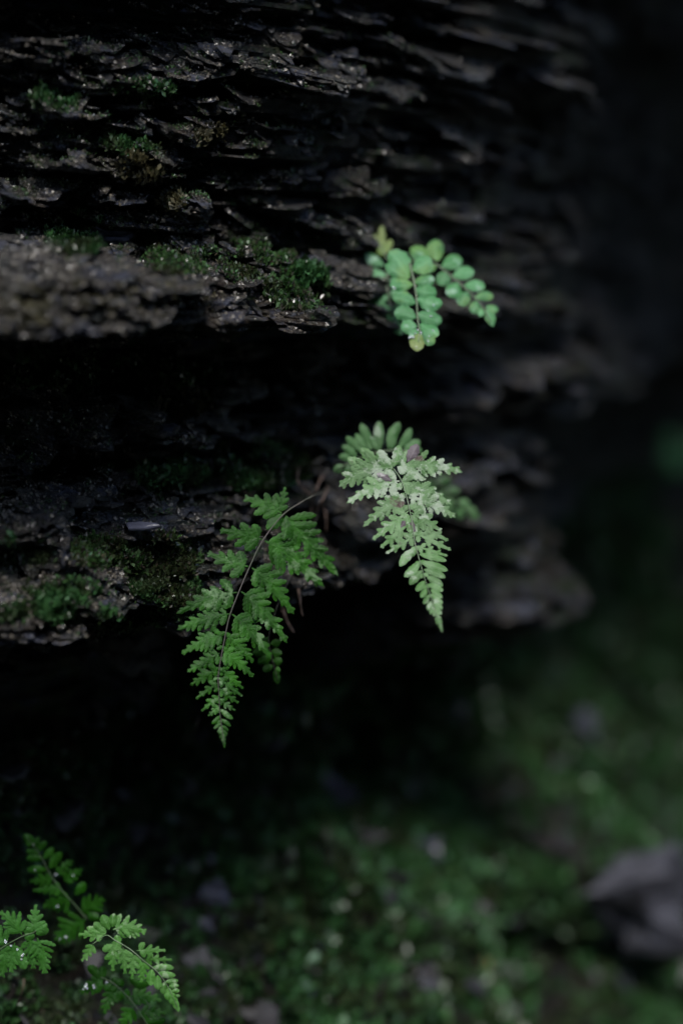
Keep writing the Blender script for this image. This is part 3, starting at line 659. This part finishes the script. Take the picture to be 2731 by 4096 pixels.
    def simple(s, a, b, hw, teeth=5, tooth=0.14, blunt=0.6, leaf=None, tilt=0.0, sag=0.0, asym=0.0, fold=0.3, nt=16):
        r = s.r; a = np.array(s.T(*a), float); b = np.array(s.T(*b), float); L = np.linalg.norm(b - a); hw = hw * s.scale
        V, F, U = lobe_2d(a, b, hw, r, teeth, nt=nt, blunt=blunt, tooth=tooth, asym=asym, fold=fold)
        ax = (b - a) / L; nrm = np.array([-ax[1], ax[0]]); u = (V[:, :2] - a) @ ax / L; v = (V[:, :2] - a) @ nrm
        V[:, 2] += v * (tilt + (r.random() - .5) * .3) - (sag + (r.random() - .5) * .15) * L * u * np.abs(u)
        V[:, 2] += 0.10 * hw * np.sin(9 * u + r.random() * 6) * np.abs(U[:, 1])
        mb = MB(); mb.add(V, F, r.random() * .8, U); return s.leaflet(mb, leaf)
def drops(fr, pts, size=0.00075):
    for k_, (x, y) in enumerate(pts):
        p_ = fr.world(np.array([[*fr.T(x, y), 5.0]]))[0]; sz = size * (0.6 + 0.7 * fr.r.random()); V = []; F = []
        for i in range(7):
            for j in range(10):
                a_, b_ = math.pi * i / 6, 2 * math.pi * j / 10; V.append(p_ + sz * np.array([math.sin(a_) * math.cos(b_), 0.6 * math.sin(a_) * math.sin(b_), math.cos(a_)]))
        for i in range(6):
            for j in range(10): F.append([i * 10 + j, (i + 1) * 10 + j, (i + 1) * 10 + (j + 1) % 10, i * 10 + (j + 1) % 10])
        mesh_obj('water_drop', V, F, WATER, fr.obj, True, origin=fr.origin)
def crop(x0, y0, k): return lambda x, y: (x0 + x / k, y0 + y / k)
def root_at(px, py, extra=0.0):
    h_ = cast(px, py)
    return h_[0] - h_[1] * 0.004

# --- fern with the dark green hanging frond
TA = crop(680, 1900, 2.1)
rootA = root_at(1300, 1955)
fernA = tag(empty('fern', rootA), 'dark green lacy fern frond hanging from the roots below the long slab', 'fern', 'ferns on the cliff')
f = Frond(fernA, rootA, TA, 0.838, (1000, 2450), 0.05, -0.03, 0.0, LEAF_A, STEM, 3); f.scale = 1 / 2.1
f.rachis([(1180, 185), (960, 325), (780, 550), (670, 770), (580, 980), (500, 1190), (455, 1400), (425, 1560), (405, 1700), (412, 1850), (420, 2000), (440, 2150), (456, 2260)], 7.5, 3, rootA)
for a, b, hw, mid in [((925, 310), (968, 98), 70, None), ((945, 325), (628, 190), 135, (800, 240)), ((785, 545), (418, 462), 135, (640, 500)), ((665, 770), (310, 655), 125, (520, 740)), ((575, 985), (55, 1165), 135, (360, 1000)), ((510, 1165), (60, 1300), 120, (300, 1190)),
                      ((465, 1340), (95, 1500), 105, (300, 1380)), ((425, 1490), (145, 1655), 80, None), ((410, 1620), (170, 1765), 72, None), ((408, 1740), (215, 1880), 58, None), ((410, 1850), (262, 1985), 50, None), ((415, 1940), (320, 2025), 40, None),
                      ((965, 335), (1410, 850), 190, (1100, 480)), ((790, 550), (1292, 942), 185, (960, 620)), ((680, 775), (1042, 1172), 150, (850, 880)), ((590, 975), (987, 1415), 150, (760, 1070)), ((515, 1165), (850, 1548), 140, (680, 1270)),
                      ((480, 1330), (705, 1570), 95, None), ((440, 1470), (703, 1700), 100, (560, 1540)), ((420, 1610), (618, 1800), 72, None), ((412, 1710), (610, 1860), 62, None), ((415, 1800), (578, 1915), 54, None), ((420, 1890), (550, 1980), 44, None)]:
    Lc = math.hypot(a[0] - b[0], a[1] - b[1]); big = hw > 120; hw *= 1.08
    f.pinna(a, b, hw, mid, n=int(np.clip(Lc / (80 if big else 50), 4, 7)), sag=0.06, start=0.13 if big else .1, ang=(58, 36), fuse=.16)
for a, b, hw in [((950, 330), (815, 455), 60), ((970, 350), (1000, 545), 62), ((425, 2020), (350, 2090), 22), ((430, 2080), (370, 2130), 18), ((425, 1970), (528, 2050), 26), ((432, 2050), (510, 2110), 20), ((440, 2110), (490, 2150), 15), ((435, 2120), (400, 2160), 12), ((448, 2160), (480, 2185), 10)]:
    f.simple(a, b, hw, 5, .2)
f.pinna((437, 2100), (460, 2296), 44, None, n=6, fuse=.4, start=.05, ang=(50, 30))
for i_ in range(28, 58, 3):
    p_ = f.path[min(i_, len(f.path) - 2)]; d_ = f.path[min(i_ + 1, len(f.path) - 1)] - p_; d_ /= np.linalg.norm(d_) + 1e-9
    for sg_ in (-1, 1):
        q_ = p_ + (44 - 0.5 * i_) * (0.6 * d_ + 0.8 * sg_ * np.array([-d_[1], d_[0]]))
        inv = lambda w_: ((w_[0] - 680) * 2.1, (w_[1] - 1900) * 2.1)
        f.simple(inv(p_), inv(q_), 30 - 0.3 * i_, 4, .2, .85)
f2 = Frond(fernA, rootA, TA, 0.872, (1000, 2450), 0, 0.0, 0, LEAF_A, STEM, 4, 'small shaded frond half hidden behind the main one'); f2.scale = 1 / 2.1
f2.rachis([(900, 1100), (830, 1350), (850, 1500), (905, 1730)], 6, 3, rootA)
for a, b, hw in [((840, 1420), (930, 1400), 40), ((830, 1360), (760, 1440), 40), ((845, 1480), (938, 1500), 44), ((840, 1470), (700, 1500), 60), ((850, 1520), (740, 1580), 50), ((860, 1560), (942, 1560), 45), ((865, 1600), (780, 1640), 40), ((880, 1640), (925, 1640), 34), ((880, 1630), (905, 1750), 36)]:
    f2.simple(a, b, hw, 4, .3)

# --- pale dusty fern
TB = crop(1300, 1650, 2.613)
rootB = root_at(1560, 1880)
fernB = tag(empty('fern', rootB), 'pale grey dusted fern with purple brown blotches drooping to a long narrow tip', 'fern', 'ferns on the cliff')
f = Frond(fernB, rootB, TB, 0.842, (1600, 1990), 0.01, -0.075, -0.05, LEAF_B, STEM_G, 13); f.scale = 1 / 2.613
f.rachis([(715, 590), (790, 700), (850, 880), (900, 1110), (935, 1350), (1000, 1600), (1060, 1800), (1120, 1980), (1200, 2230)], 6, 3, rootB)
for a, b, hw, mid in [((720, 580), (145, 775), 225, (430, 540)), ((740, 575), (1437, 625), 190, (1020, 490)), ((790, 715), (225, 950), 165, (540, 720)), ((800, 720), (1320, 960), 165, (1000, 770)), ((860, 890), (1365, 1098), 160, (1100, 910)),
                      ((850, 880), (395, 1195), 150, (640, 960)), ((880, 1020), (490, 1330), 130, None), ((905, 1130), (575, 1415), 120, None), ((930, 1290), (630, 1475), 95, None), ((890, 1040), (1215, 1240), 120, None), ((910, 1150), (1290, 1340), 115, None),
                      ((930, 1250), (1318, 1440), 105, None), ((960, 1400), (1282, 1500), 80, None)]:
    Lc = math.hypot(a[0] - b[0], a[1] - b[1])
    f.pinna(a, b, hw, mid, n=int(np.clip(Lc / 88, 4, 7)), sag=0.07, start=.11, ang=(62, 40), fuse=.18)
for a, b, hw in [((950, 1420), (780, 1605), 52), ((990, 1560), (828, 1715), 50), ((1010, 1650), (883, 1795), 48), ((1040, 1760), (950, 1860), 40), ((1060, 1840), (1000, 1930), 34), ((1080, 1910), (1030, 2000), 30), ((1110, 1970), (1072, 2065), 26),
                 ((980, 1480), (1265, 1550), 40), ((1000, 1560), (1278, 1650), 48), ((1030, 1640), (1252, 1725), 44), ((1060, 1710), (1227, 1815), 44), ((1080, 1790), (1230, 1862), 38), ((1100, 1850), (1222, 1935), 34), ((1110, 1900), (1227, 1995), 34), ((1130, 1970), (1222, 2055), 30), ((960, 1440), (850, 1500), 44), ((1145, 2040), (1215, 2110), 26), ((1130, 2030), (1100, 2110), 22)]:
    f.simple(a, b, hw, 4, .12, .7, sag=.05)
for a, b, hw in [((715, 570), (770, 345), 62), ((640, 580), (560, 390), 60), ((560, 590), (375, 375), 66), ((460, 590), (238, 478), 62), ((800, 720), (930, 640), 50), ((735, 705), (655, 600), 48), ((845, 740), (870, 850), 44), ((700, 590), (620, 480), 50), ((760, 560), (830, 640), 50)]:
    f.simple(a, b, hw, 5, .22, .85)
for i_ in range(6, 40, 3):
    p_ = f.path[min(i_, len(f.path) - 2)]; d_ = f.path[min(i_ + 1, len(f.path) - 1)] - p_; d_ /= np.linalg.norm(d_) + 1e-9
    for sg_ in (-1, 1):
        q_ = p_ + 40 * (0.55 * d_ + 0.8 * sg_ * np.array([-d_[1], d_[0]])) * (1 - i_ / 60)
        inv = lambda w_: ((w_[0] - 1300) * 2.613, (w_[1] - 1650) * 2.613)
        f.simple(inv(p_), inv(q_), 42 * (1 - i_ / 70), 4, .2, .85)
f.simple((860, 520), (965, 335), 66, 4, .2, .8, leaf=LEAF_P)
f.simple((905, 1100), (945, 1265), 30, 3, .2, .5, leaf=LEAF_P); f.simple((700, 720), (540, 640), 38, 4, .2, .7, leaf=LEAF_P); f.simple((850, 1120), (790, 1200), 34, 3, .2, .7, leaf=LEAF_P)
f.pinna((1120, 1980), (1222, 2295), 62, None, n=7, fuse=.4, start=.05, ang=(50, 30))
fb = Frond(fernB, rootB, TB, 0.905, (1500, 1780), 0.0, 0.0, 0, LEAF_B2, STEM_G, 15, 'blurred frond behind with upright blunt lobes'); fb.scale = 1 / 2.613
fb.rachis([(980, 420), (760, 400), (560, 410), (350, 480), (110, 600)], 8, 4, rootB)
for a, b, hw in [((480, 400), (375, 118), 52), ((570, 400), (562, 95), 56), ((660, 390), (775, 105), 58), ((760, 390), (895, 165), 48), ((420, 430), (222, 255), 50), ((440, 400), (322, 225), 44), ((330, 470), (180, 345), 46), ((280, 500), (148, 455), 44), ((820, 390), (985, 300), 60), ((860, 400), (1010, 400), 50), ((600, 400), (640, 560), 50), ((480, 430), (500, 600), 52), ((330, 480), (340, 640), 52), ((200, 550), (95, 615), 46), ((760, 400), (800, 560), 50), ((560, 400), (460, 250), 40), ((700, 390), (700, 220), 40), ((240, 520), (240, 640), 40)]:
    fb.simple(a, b, hw, 3, .08, .9)
# leaf blurred farther back
rootB3 = root_at(1640, 1900)
fernB3 = tag(empty('fern', rootB3), 'dull green blurred fern frond hanging behind the pale dusty fern', 'fern', 'ferns on the cliff')
fc = Frond(fernB3, rootB3, TB, 1.0, (1800, 2000), 0.0, 0.0, 0, LEAF_B2, STEM_G, 16); fc.scale = 1 / 2.613
fc.rachis([(1000, 640), (1150, 720), (1300, 860), (1430, 980), (1560, 1080)], 8, 4, rootB3)
for a, b, hw in [((1120, 700), (1060, 900), 70), ((1150, 720), (1310, 700), 55), ((1250, 800), (1180, 1000), 70), ((1260, 810), (1400, 830), 50), ((1330, 880), (1270, 1080), 60), ((1380, 930), (1500, 950), 50), ((1420, 980), (1400, 1120), 50), ((1450, 1000), (1570, 1020), 45), ((1480, 1020), (1600, 1120), 50)]:
    fc.simple(a, b, hw, 4, .1, .8)

# --- round leaved fern on the ledge
TC = crop(1400, 880, 2.529)
rootC = root_at(1590, 1010)
fernC = tag(empty('fern', rootC), 'bright green fern with round smooth leaflets beside the ledge tip', 'fern', 'ferns on the cliff')
f = Frond(fernC, rootC, TC, 0.895, (1650, 1150), 0.0, -0.07, -.02, LEAF_C, STEM_G, 23); f.scale = 1 / 2.529
f.rachis([(600, 440), (630, 560), (655, 680), (670, 800), (682, 1000), (700, 1130), (685, 1240)], 10, 5, rootC)
for a, b, hw in [((600, 585), (405, 320), 92), ((600, 590), (360, 455), 66), ((640, 660), (405, 655), 62), ((665, 850), (437, 775), 66), ((672, 990), (452, 935), 72), ((680, 1080), (518, 1085), 66), ((705, 1130), (600, 1180), 50),
                 ((625, 520), (815, 400), 84), ((645, 630), (845, 595), 62), ((655, 700), (865, 745), 80), ((668, 800), (925, 845), 72), ((680, 940), (918, 1030), 74), ((700, 1050), (890, 1160), 62), ((720, 1140), (845, 1250), 56)]:
    f.simple(a, b, hw * 1.2, 4, .12, .9, asym=.12, fold=.3)
f.simple((700, 1140), (670, 1322), 82, 4, .14, .7, leaf=LEAF_Y)
drops(f, [(600, 1190), (612, 1180), (655, 1150), (680, 1110), (715, 1140), (640, 1190), (670, 1290), (785, 1225), (800, 1180), (835, 1120), (785, 915), (815, 975), (845, 860), (450, 690), (430, 680)])
g = Frond(fernC, rootC, TC, 0.93, (1500, 1150), 0.0, -0.06, 0, LEAF_C, STEM_G, 24); g.scale = 1 / 2.529
g.rachis([(520, 430), (400, 480), (370, 620), (385, 760), (420, 900), (440, 990), (500, 1110)], 9, 4, rootC)
for a, b, hw in [((345, 470), (150, 350), 50), ((370, 560), (112, 535), 62), ((375, 650), (132, 645), 56), ((395, 790), (172, 800), 68), ((425, 900), (258, 920), 62), ((440, 990), (350, 1010), 48), ((400, 600), (500, 640), 56), ((400, 730), (520, 780), 56), ((430, 880), (540, 920), 56), ((440, 960), (520, 1010), 46), ((440, 985), (515, 1158), 48)]:
    g.simple(a, b, hw * 1.15, 4, .08, .92)
g = Frond(fernC, rootC, TC, 0.915, (1800, 1150), 0.02, -0.10, 0, LEAF_C, STEM_G, 25); g.scale = 1 / 2.529
g.rachis([(640, 420), (860, 450), (960, 520), (1080, 620), (1180, 710), (1270, 800), (1350, 900), (1420, 1030)], 9, 4, rootC)
for a, b, hw in [((885, 420), (855, 205), 80), ((810, 430), (615, 290), 72), ((920, 470), (1128, 405), 70), ((1030, 570), (1248, 525), 62), ((1150, 660), (1358, 675), 54), ((1260, 780), (1443, 775), 46), ((1370, 870), (1492, 915), 36),
                 ((970, 510), (912, 655), 68), ((1090, 630), (1005, 775), 76), ((1190, 720), (1112, 860), 66), ((1290, 810), (1240, 940), 54), ((1335, 890), (1312, 975), 30), ((780, 440), (830, 520), 60)]:
    g.simple(a, b, hw * 1.15, 4, .08, .92)
g.simple((1380, 890), (1442, 1078), 56, 3, .1, .3)
g = Frond(fernC, rootC, TC, 0.945, (1480, 960), 0.0, -0.05, 0, LEAF_Y, STEM_G, 26, 'young yellowish frond with ragged brown end'); g.scale = 1 / 2.529
g.rachis([(470, 470), (380, 400), (300, 250), (200, 110)], 8, 4, rootC)
for a, b, hw in [((330, 330), (150, 65), 70), ((330, 330), (320, 60), 48), ((340, 350), (418, 205), 48), ((350, 370), (250, 270), 48), ((120, 480), (20, 465), 40)][:4]:
    g.simple(a, b, hw, 4, .2, .8)

# --- ferns at the foot, lower left
TD = crop(0, 3300, 2.119)
def fern_d(label, root_px, seed, leaf, D0, gx, gy, path, w, pin, sim, stem=STEM_G, dark=None):
    rt = root_at(*root_px)
    fe = tag(empty('fern', rt), label, 'fern', 'ferns on the cliff')
    f_ = Frond(fe, rt, TD, D0, (root_px[0], root_px[1]), gx, gy, 0, leaf, stem, seed); f_.scale = 1 / 2.119
    f_.rachis(path, w * 0.62, 2.5, rt)
    for a, b, hw, mid in pin:
        Lc = math.hypot(a[0] - b[0], a[1] - b[1]); f_.pinna(a, b, hw * 1.15, mid, n=int(np.clip(Lc / 52, 4, 6)), sag=.05, fuse=.22, start=.14, ang=(60, 38))
    for a, b, hw in sim: f_.simple(a, b, hw, 5, .2, .75)
    return f_
fd = fern_d('deep green blurred fern frond arching up and left over the foot ferns', (330, 3680), 31, LEAF_D, 0.905, 0.0, 0.02,
       [(740, 800), (640, 680), (530, 560), (430, 420), (340, 250), (225, 95)], 8,
       [((740, 800), (493, 980), 150, (580, 860)), ((690, 740), (872, 625), 110, None), ((620, 620), (368, 690), 90, None), ((540, 540), (278, 555), 66, None), ((460, 455), (258, 480), 62, None), ((540, 480), (698, 372), 66, None), ((480, 420), (617, 298), 60, None)],
       [((400, 380), (238, 378), 40), ((370, 290), (228, 280), 36), ((340, 240), (226, 215), 32), ((640, 600), (722, 488), 48), ((420, 370), (522, 233), 46), ((370, 290), (452, 195), 40), ((330, 220), (392, 140), 34), ((300, 200), (330, 100), 30), ((300, 180), (205, 82), 44), ((740, 770), (842, 790), 44), ((280, 170), (225, 150), 30)])
drops(fd, [(510, 965), (560, 950), (620, 425), (300, 385), (490, 690), (475, 420), (285, 165)])
fd = fern_d('fresh mid green fern with wet glints at the picture foot beside the deep green frond', (30, 3800), 32, LEAF_E, 0.825, 0.0, 0.0,
       [(-60, 1100), (60, 1015), (200, 940), (290, 910), (310, 890)], 8,
       [((297, 905), (305, 672), 80, None), ((315, 950), (382, 1265), 115, (370, 1090)), ((255, 950), (285, 1220), 100, (270, 1080)), ((190, 935), (-5, 735), 110, (140, 830)), ((60, 1020), (20, 1285), 110, None), ((60, 1010), (-100, 860), 110, None), ((130, 990), (95, 1250), 90, None)],
       [((305, 925), (412, 885), 46), ((300, 900), (400, 840), 44), ((290, 900), (185, 870), 44), ((300, 930), (215, 960), 50), ((140, 1050), (218, 1218), 56)])
drops(fd, [(45, 975), (50, 990), (150, 1055), (190, 1110), (185, 1140), (200, 1095), (95, 1025)])
fern_d('light green pale streaked fern frond arching down to the right at the foot', (420, 3770), 33, LEAF_F, 0.85, 0.0, -0.03,
       [(790, 1010), (900, 935), (980, 980), (1100, 1050), (1220, 1150), (1340, 1250), (1430, 1380), (1505, 1540)], 9,
       [((955, 890), (1242, 912), 120, (1060, 830)), ((1150, 1065), (1408, 1062), 66, None), ((965, 985), (958, 1242), 80, None), ((1045, 1035), (1062, 1262), 72, None), ((1130, 1080), (1120, 1308), 66, None), ((1220, 1150), (1200, 1338), 58, None), ((1220, 1140), (1462, 1142), 56, None), ((900, 930), (665, 925), 66, None), ((800, 1010), (693, 1155), 60, None)],
       [((900, 920), (740, 870), 44), ((905, 915), (800, 828), 44), ((930, 890), (868, 765), 50), ((955, 870), (970, 752), 40), ((1290, 1210), (1472, 1210), 36), ((1340, 1250), (1487, 1275), 34), ((1400, 1330), (1512, 1320), 30), ((1430, 1370), (1517, 1362), 26), ((1455, 1410), (1522, 1405), 22), ((1290, 1220), (1282, 1358), 44), ((1340, 1270), (1340, 1395), 40), ((1395, 1330), (1385, 1435), 34), ((1425, 1390), (1420, 1485), 28), ((1455, 1450), (1450, 1520), 22), ((1000, 960), (980, 1060), 50), ((1420, 1370), (1517, 1582), 36), ((1475, 1450), (1527, 1450), 18), ((990, 930), (1000, 1000), 40)])
fd = fern_d('low dark green fern frond with wet glossy leaflets under the pale streaked one', (390, 3900), 34, LEAF_D, 0.875, 0.0, -0.02,
       [(860, 1290), (960, 1340), (1080, 1450), (1180, 1580), (1270, 1720)], 8,
       [((1095, 1455), (1372, 1492), 80, (1230, 1430)), ((1185, 1575), (1408, 1592), 70, None), ((1140, 1550), (1025, 1700), 84, None), ((950, 1400), (885, 1595), 76, None), ((875, 1310), (688, 1422), 84, None)],
       [((850, 1300), (750, 1193), 46), ((872, 1300), (868, 1198), 46), ((870, 1310), (800, 1420), 48), ((990, 1370), (1040, 1310), 44), ((1050, 1430), (1100, 1420), 50), ((1235, 1665), (1402, 1650), 46), ((1000, 1370), (930, 1400), 40), ((1090, 1290), (1270, 1350), 60), ((1040, 1410), (1000, 1480), 44), ((950, 1340), (890, 1400), 44), ((990, 1350), (970, 1290), 34)])
drops(fd, [(725, 1370), (735, 1350), (740, 1385), (795, 1360), (800, 1380), (710, 1395), (905, 1335)])
# small frond far to the right, against the dark cleft
rtR = root_at(2720, 1700)
fe = tag(empty('fern', rtR), 'soft blurred green fern sprig on the far side of the dark recess', 'fern', 'ferns on the cliff')
DR = in_view(rtR)[0] - 0.14
f_ = Frond(fe, rtR, lambda x, y: (x, y), DR, (2720, 1780), 0, 0, 0, LEAF_C, STEM_G, 41); f_.scale = 1.0
f_.rachis([(2735, 1710), (2720, 1780), (2700, 1860)], 6, 3, rtR)
for a, b, hw in [((2725, 1740), (2640, 1770), 34), ((2722, 1770), (2790, 1790), 34), ((2715, 1800), (2635, 1835), 34), ((2712, 1820), (2770, 1850), 34), ((2705, 1840), (2690, 1900), 32)]:
    f_.simple(a, b, hw, 3, .1, .9)

# ---------------------------------------------------------------- roots and withered bits
def root_thing(label, pts, w, name='hanging_root', cat='root', mat=ROOT, group=None):
    p0, s0, D0 = hit(*pts[0][:2]); c0 = cast(*pts[0][:2]); b0_ = c0[0] - c0[1] * 0.003; D0 = in_view(c0[0])[0]
    W_ = [b0_] + [P(x, y, min(D0, FOCUS + 0.10) - 0.012 + dz) for x, y, dz in pts[1:]]
    path = smooth_path(np.array(W_), 6); V, F = tube(path, np.linspace(w, w * 0.45, len(path)) * 0.85 / FPX / 2, 6)
    return tag(mesh_obj(name, V, F, mat, None, True, origin=b0_), label, cat, group)
root_thing('bent brown root looping above the hanging fern stem', [(1195, 1880, 0), (1190, 1920, 0), (1215, 1955, 0), (1245, 1980, 0)], 13)
root_thing('reddish brown root behind the hanging fern stem', [(1305, 1880, 0), (1270, 1945, 0), (1250, 2010, .01), (1240, 2070, .01)], 14)
root_thing('longest brown root crossing the gap between the two hanging ferns', [(1315, 1930, 0), (1300, 1980, 0), (1270, 2040, 0), (1250, 2100, .01)], 12)
root_thing('thin straight grey root right of the crossing roots', [(1300, 2000, 0), (1303, 2060, 0.01), (1305, 2130, .01)], 9)
root_thing('knobbly withered brown root end below the hanging fern leaflets', [(1190, 2350, 0), (1200, 2400, 0), (1205, 2440, 0), (1212, 2465, .0)], 14)
root_thing('forked pale brown root tip beside the lower leaflets of the hanging fern', [(1130, 2400, 0), (1135, 2450, 0), (1150, 2490, 0), (1175, 2530, .0)], 20)
root_thing('thin dry stalk dropping beneath the isolated slab', [(800, 2850, .0), (790, 2890, 0), (778, 2930, 0)], 7, 'dry_stalk', 'stalk')
root_thing('orange brown dry stalk standing on the dark rock under the fresh fern', [(85, 4010, 0), (92, 3960, 0), (98, 3915, 0)], 11, 'dry_stalk', 'stalk')

# ---------------------------------------------------------------- loose flakes and stones
STONE = plain('bluish_stone', (0.030, 0.032, 0.046), (0.085, 0.087, 0.115), 0.28, 40, .8)
BOULDER = plain('wet_boulder', (0.004, 0.004, 0.005), (0.048, 0.049, 0.062), 0.5, 22, 1.0)
def flake(label, outline, th, name='slate_flake', mat=SLATE, tilt=0.35, dD=0.0, cat='slate', yaw=0.0):
    r_ = np.random.default_rng(int(outline[0][0] * 3 + outline[0][1])); o_ = np.array(outline, float); c = o_.mean(0)
    h_ = cast(*c); D = in_view(h_[0])[0] - 0.010 + dD
    # the drawn outline lies on a plane tipped back from the viewer
    dy = (o_[:, 1] - c[1]) / FPX * D; D_i = D - dy * (-1 / math.tan(tilt + math.radians(8))) * -1 + (o_[:, 0] - c[0]) / FPX * D * yaw
    top = Pn(o_, D_i); n = len(top); cen = top.mean(0)
    nr = np.cross(top[1] - top[0], top[n // 2] - top[0]); nr /= np.linalg.norm(nr)
    if nr[2] < 0: nr = -nr
    bot = top - nr * th + (top - cen) * 0.04; mid = top - nr * th * .4 + (top - cen) * 0.10
    inner = cen + (top - cen) * 0.55 + nr * th * 0.25 * r_.standard_normal((n, 1)) * .5
    V = np.vstack([bot, mid, top, inner, [cen + nr * th * .1], [bot.mean(0)]]); F = []
    for k in range(n):
        k2 = (k + 1) % n
        for L_ in range(3): F.append([L_ * n + k, L_ * n + k2, (L_ + 1) * n + k2, (L_ + 1) * n + k])
        F.append([3 * n + k, 3 * n + k2, 4 * n]); F.append([k2, k, 4 * n + 1])
    return tag(mesh_obj(name, V, F, mat, None, False, origin=bot.mean(0)), label, cat)
flake('bluish glossy slate flake lying broadside on the dark shelf', [(335, 895), (360, 890), (405, 905), (440, 925), (490, 910), (535, 930), (500, 950), (430, 950), (385, 958), (358, 940)], .004, mat=STONE, tilt=.5)
flake('small dark slate flake with a curved rim under the bluish flake', [(435, 962), (480, 955), (520, 965), (548, 980), (520, 1000), (490, 1002), (455, 985)], .003, tilt=.6)
flake('leaning grey brown slate chip propped on the thick ledge', [(460, 1100), (500, 1080), (545, 1075), (558, 1088), (530, 1115), (490, 1135), (455, 1120)], .004, tilt=.9)
flake('thin slate chip lying on top of the wedge shaped slab', [(590, 1722), (640, 1700), (690, 1690), (720, 1700), (700, 1725), (640, 1738)], .003, tilt=.5)
flake('flat slate chip resting at the near end of the long slab', [(260, 1985), (300, 1975), (360, 1990), (330, 2012), (290, 2015)], .003, tilt=.5)
flake('narrow bluish slate sliver lying on the long slab above the moss carpet', [(510, 2090), (560, 2086), (625, 2092), (640, 2100), (580, 2112), (520, 2112)], .002, mat=STONE, tilt=.5)
def stone(label, px, py, rx, ry, seed, mat=STONE, flat=0.6, name='stone', rot=0.0):
    r_ = np.random.default_rng(seed); h_ = cast(px, py); D = in_view(h_[0])[0]
    a = rx / FPX * D; b = ry / FPX * D
    V = []; nu, nvv = 12, 8
    for i in range(nvv + 1):
        ph = math.pi * i / nvv
        for j in range(nu):
            th = 2 * math.pi * j / nu; V.append((math.sin(ph) * math.cos(th), math.sin(ph) * math.sin(th), math.cos(ph)))
    V = np.array(V); k = 1 + 0.9 * fbm(V[:, 0] * 1.3 + seed, V[:, 1] * 1.3 + V[:, 2] * 1.7, seed, 3)
    V = np.sign(V) * np.abs(V) ** 0.6 * k[:, None]
    x, z, y = V[:, 0] * a, V[:, 2] * b, V[:, 1] * (a + b) * 0.5 * flat
    c_, s_ = math.cos(rot), math.sin(rot); x, z = x * c_ - z * s_, x * s_ + z * c_
    W_ = np.column_stack([x, y, z]) + h_[0] + h_[1] * 0.2 * min(a, b)
    F = []
    for i in range(nvv):
        for j in range(nu): F.append([i * nu + j, i * nu + (j + 1) % nu, (i + 1) * nu + (j + 1) % nu, (i + 1) * nu + j])
    return tag(mesh_obj(name, W_, F, mat, None, False, origin=h_[0]), label, 'stone', 'stones in the moss')
stone('pale blue wet stone chip showing just under the tip of the hanging fern', 975, 2965, 60, 36, 1)
stone('small bright bluish stone chip in the dark moss above the triangular stone', 860, 3450, 55, 22, 2, rot=-.1)
stone('grey triangular stone set upright in the dark moss slope', 850, 3590, 55, 50, 3, rot=.6)
stone('bluish pebble below the triangular stone', 822, 3702, 32, 30, 4)
stone('pale lilac upright pebble in bright moss at the picture foot', 1215, 3970, 36, 52, 5)
stone('grey stone slab half buried beyond the upper edge of the moss slope', 1270, 3180, 130, 50, 6)
stone('dark stone in bright moss left of the orange leaf', 1660, 3930, 60, 70, 7, mat=SLATE)
stone('bluish grey stone high in the moss beside the slope ridge', 1690, 3400, 60, 40, 8)
stone('pale upright wet stone at the top of the mossy ridge', 2325, 2905, 55, 60, 9)
stone('brownish rounded stone in the moss near the slope ridge', 2170, 3380, 90, 60, 10, mat=SLATE)
stone('large smooth bluish wet boulder beyond the mossy ridge', 2560, 3600, 190, 210, 12, mat=BOULDER, rot=.3, flat=.5, name='boulder')
stone('small pinkish brown stone near the head of the moss slope', 1530, 3230, 45, 35, 13, mat=SLATE)
LEAFO = plain('dead_leaf_orange', (0.20, 0.085, 0.035), (0.34, 0.17, 0.08), 0.6)
stone('orange brown dead leaf curled on the bright moss', 1915, 3850, 34, 20, 14, mat=LEAFO, flat=.5, name='fallen_leaf')['category'] = 'leaf'
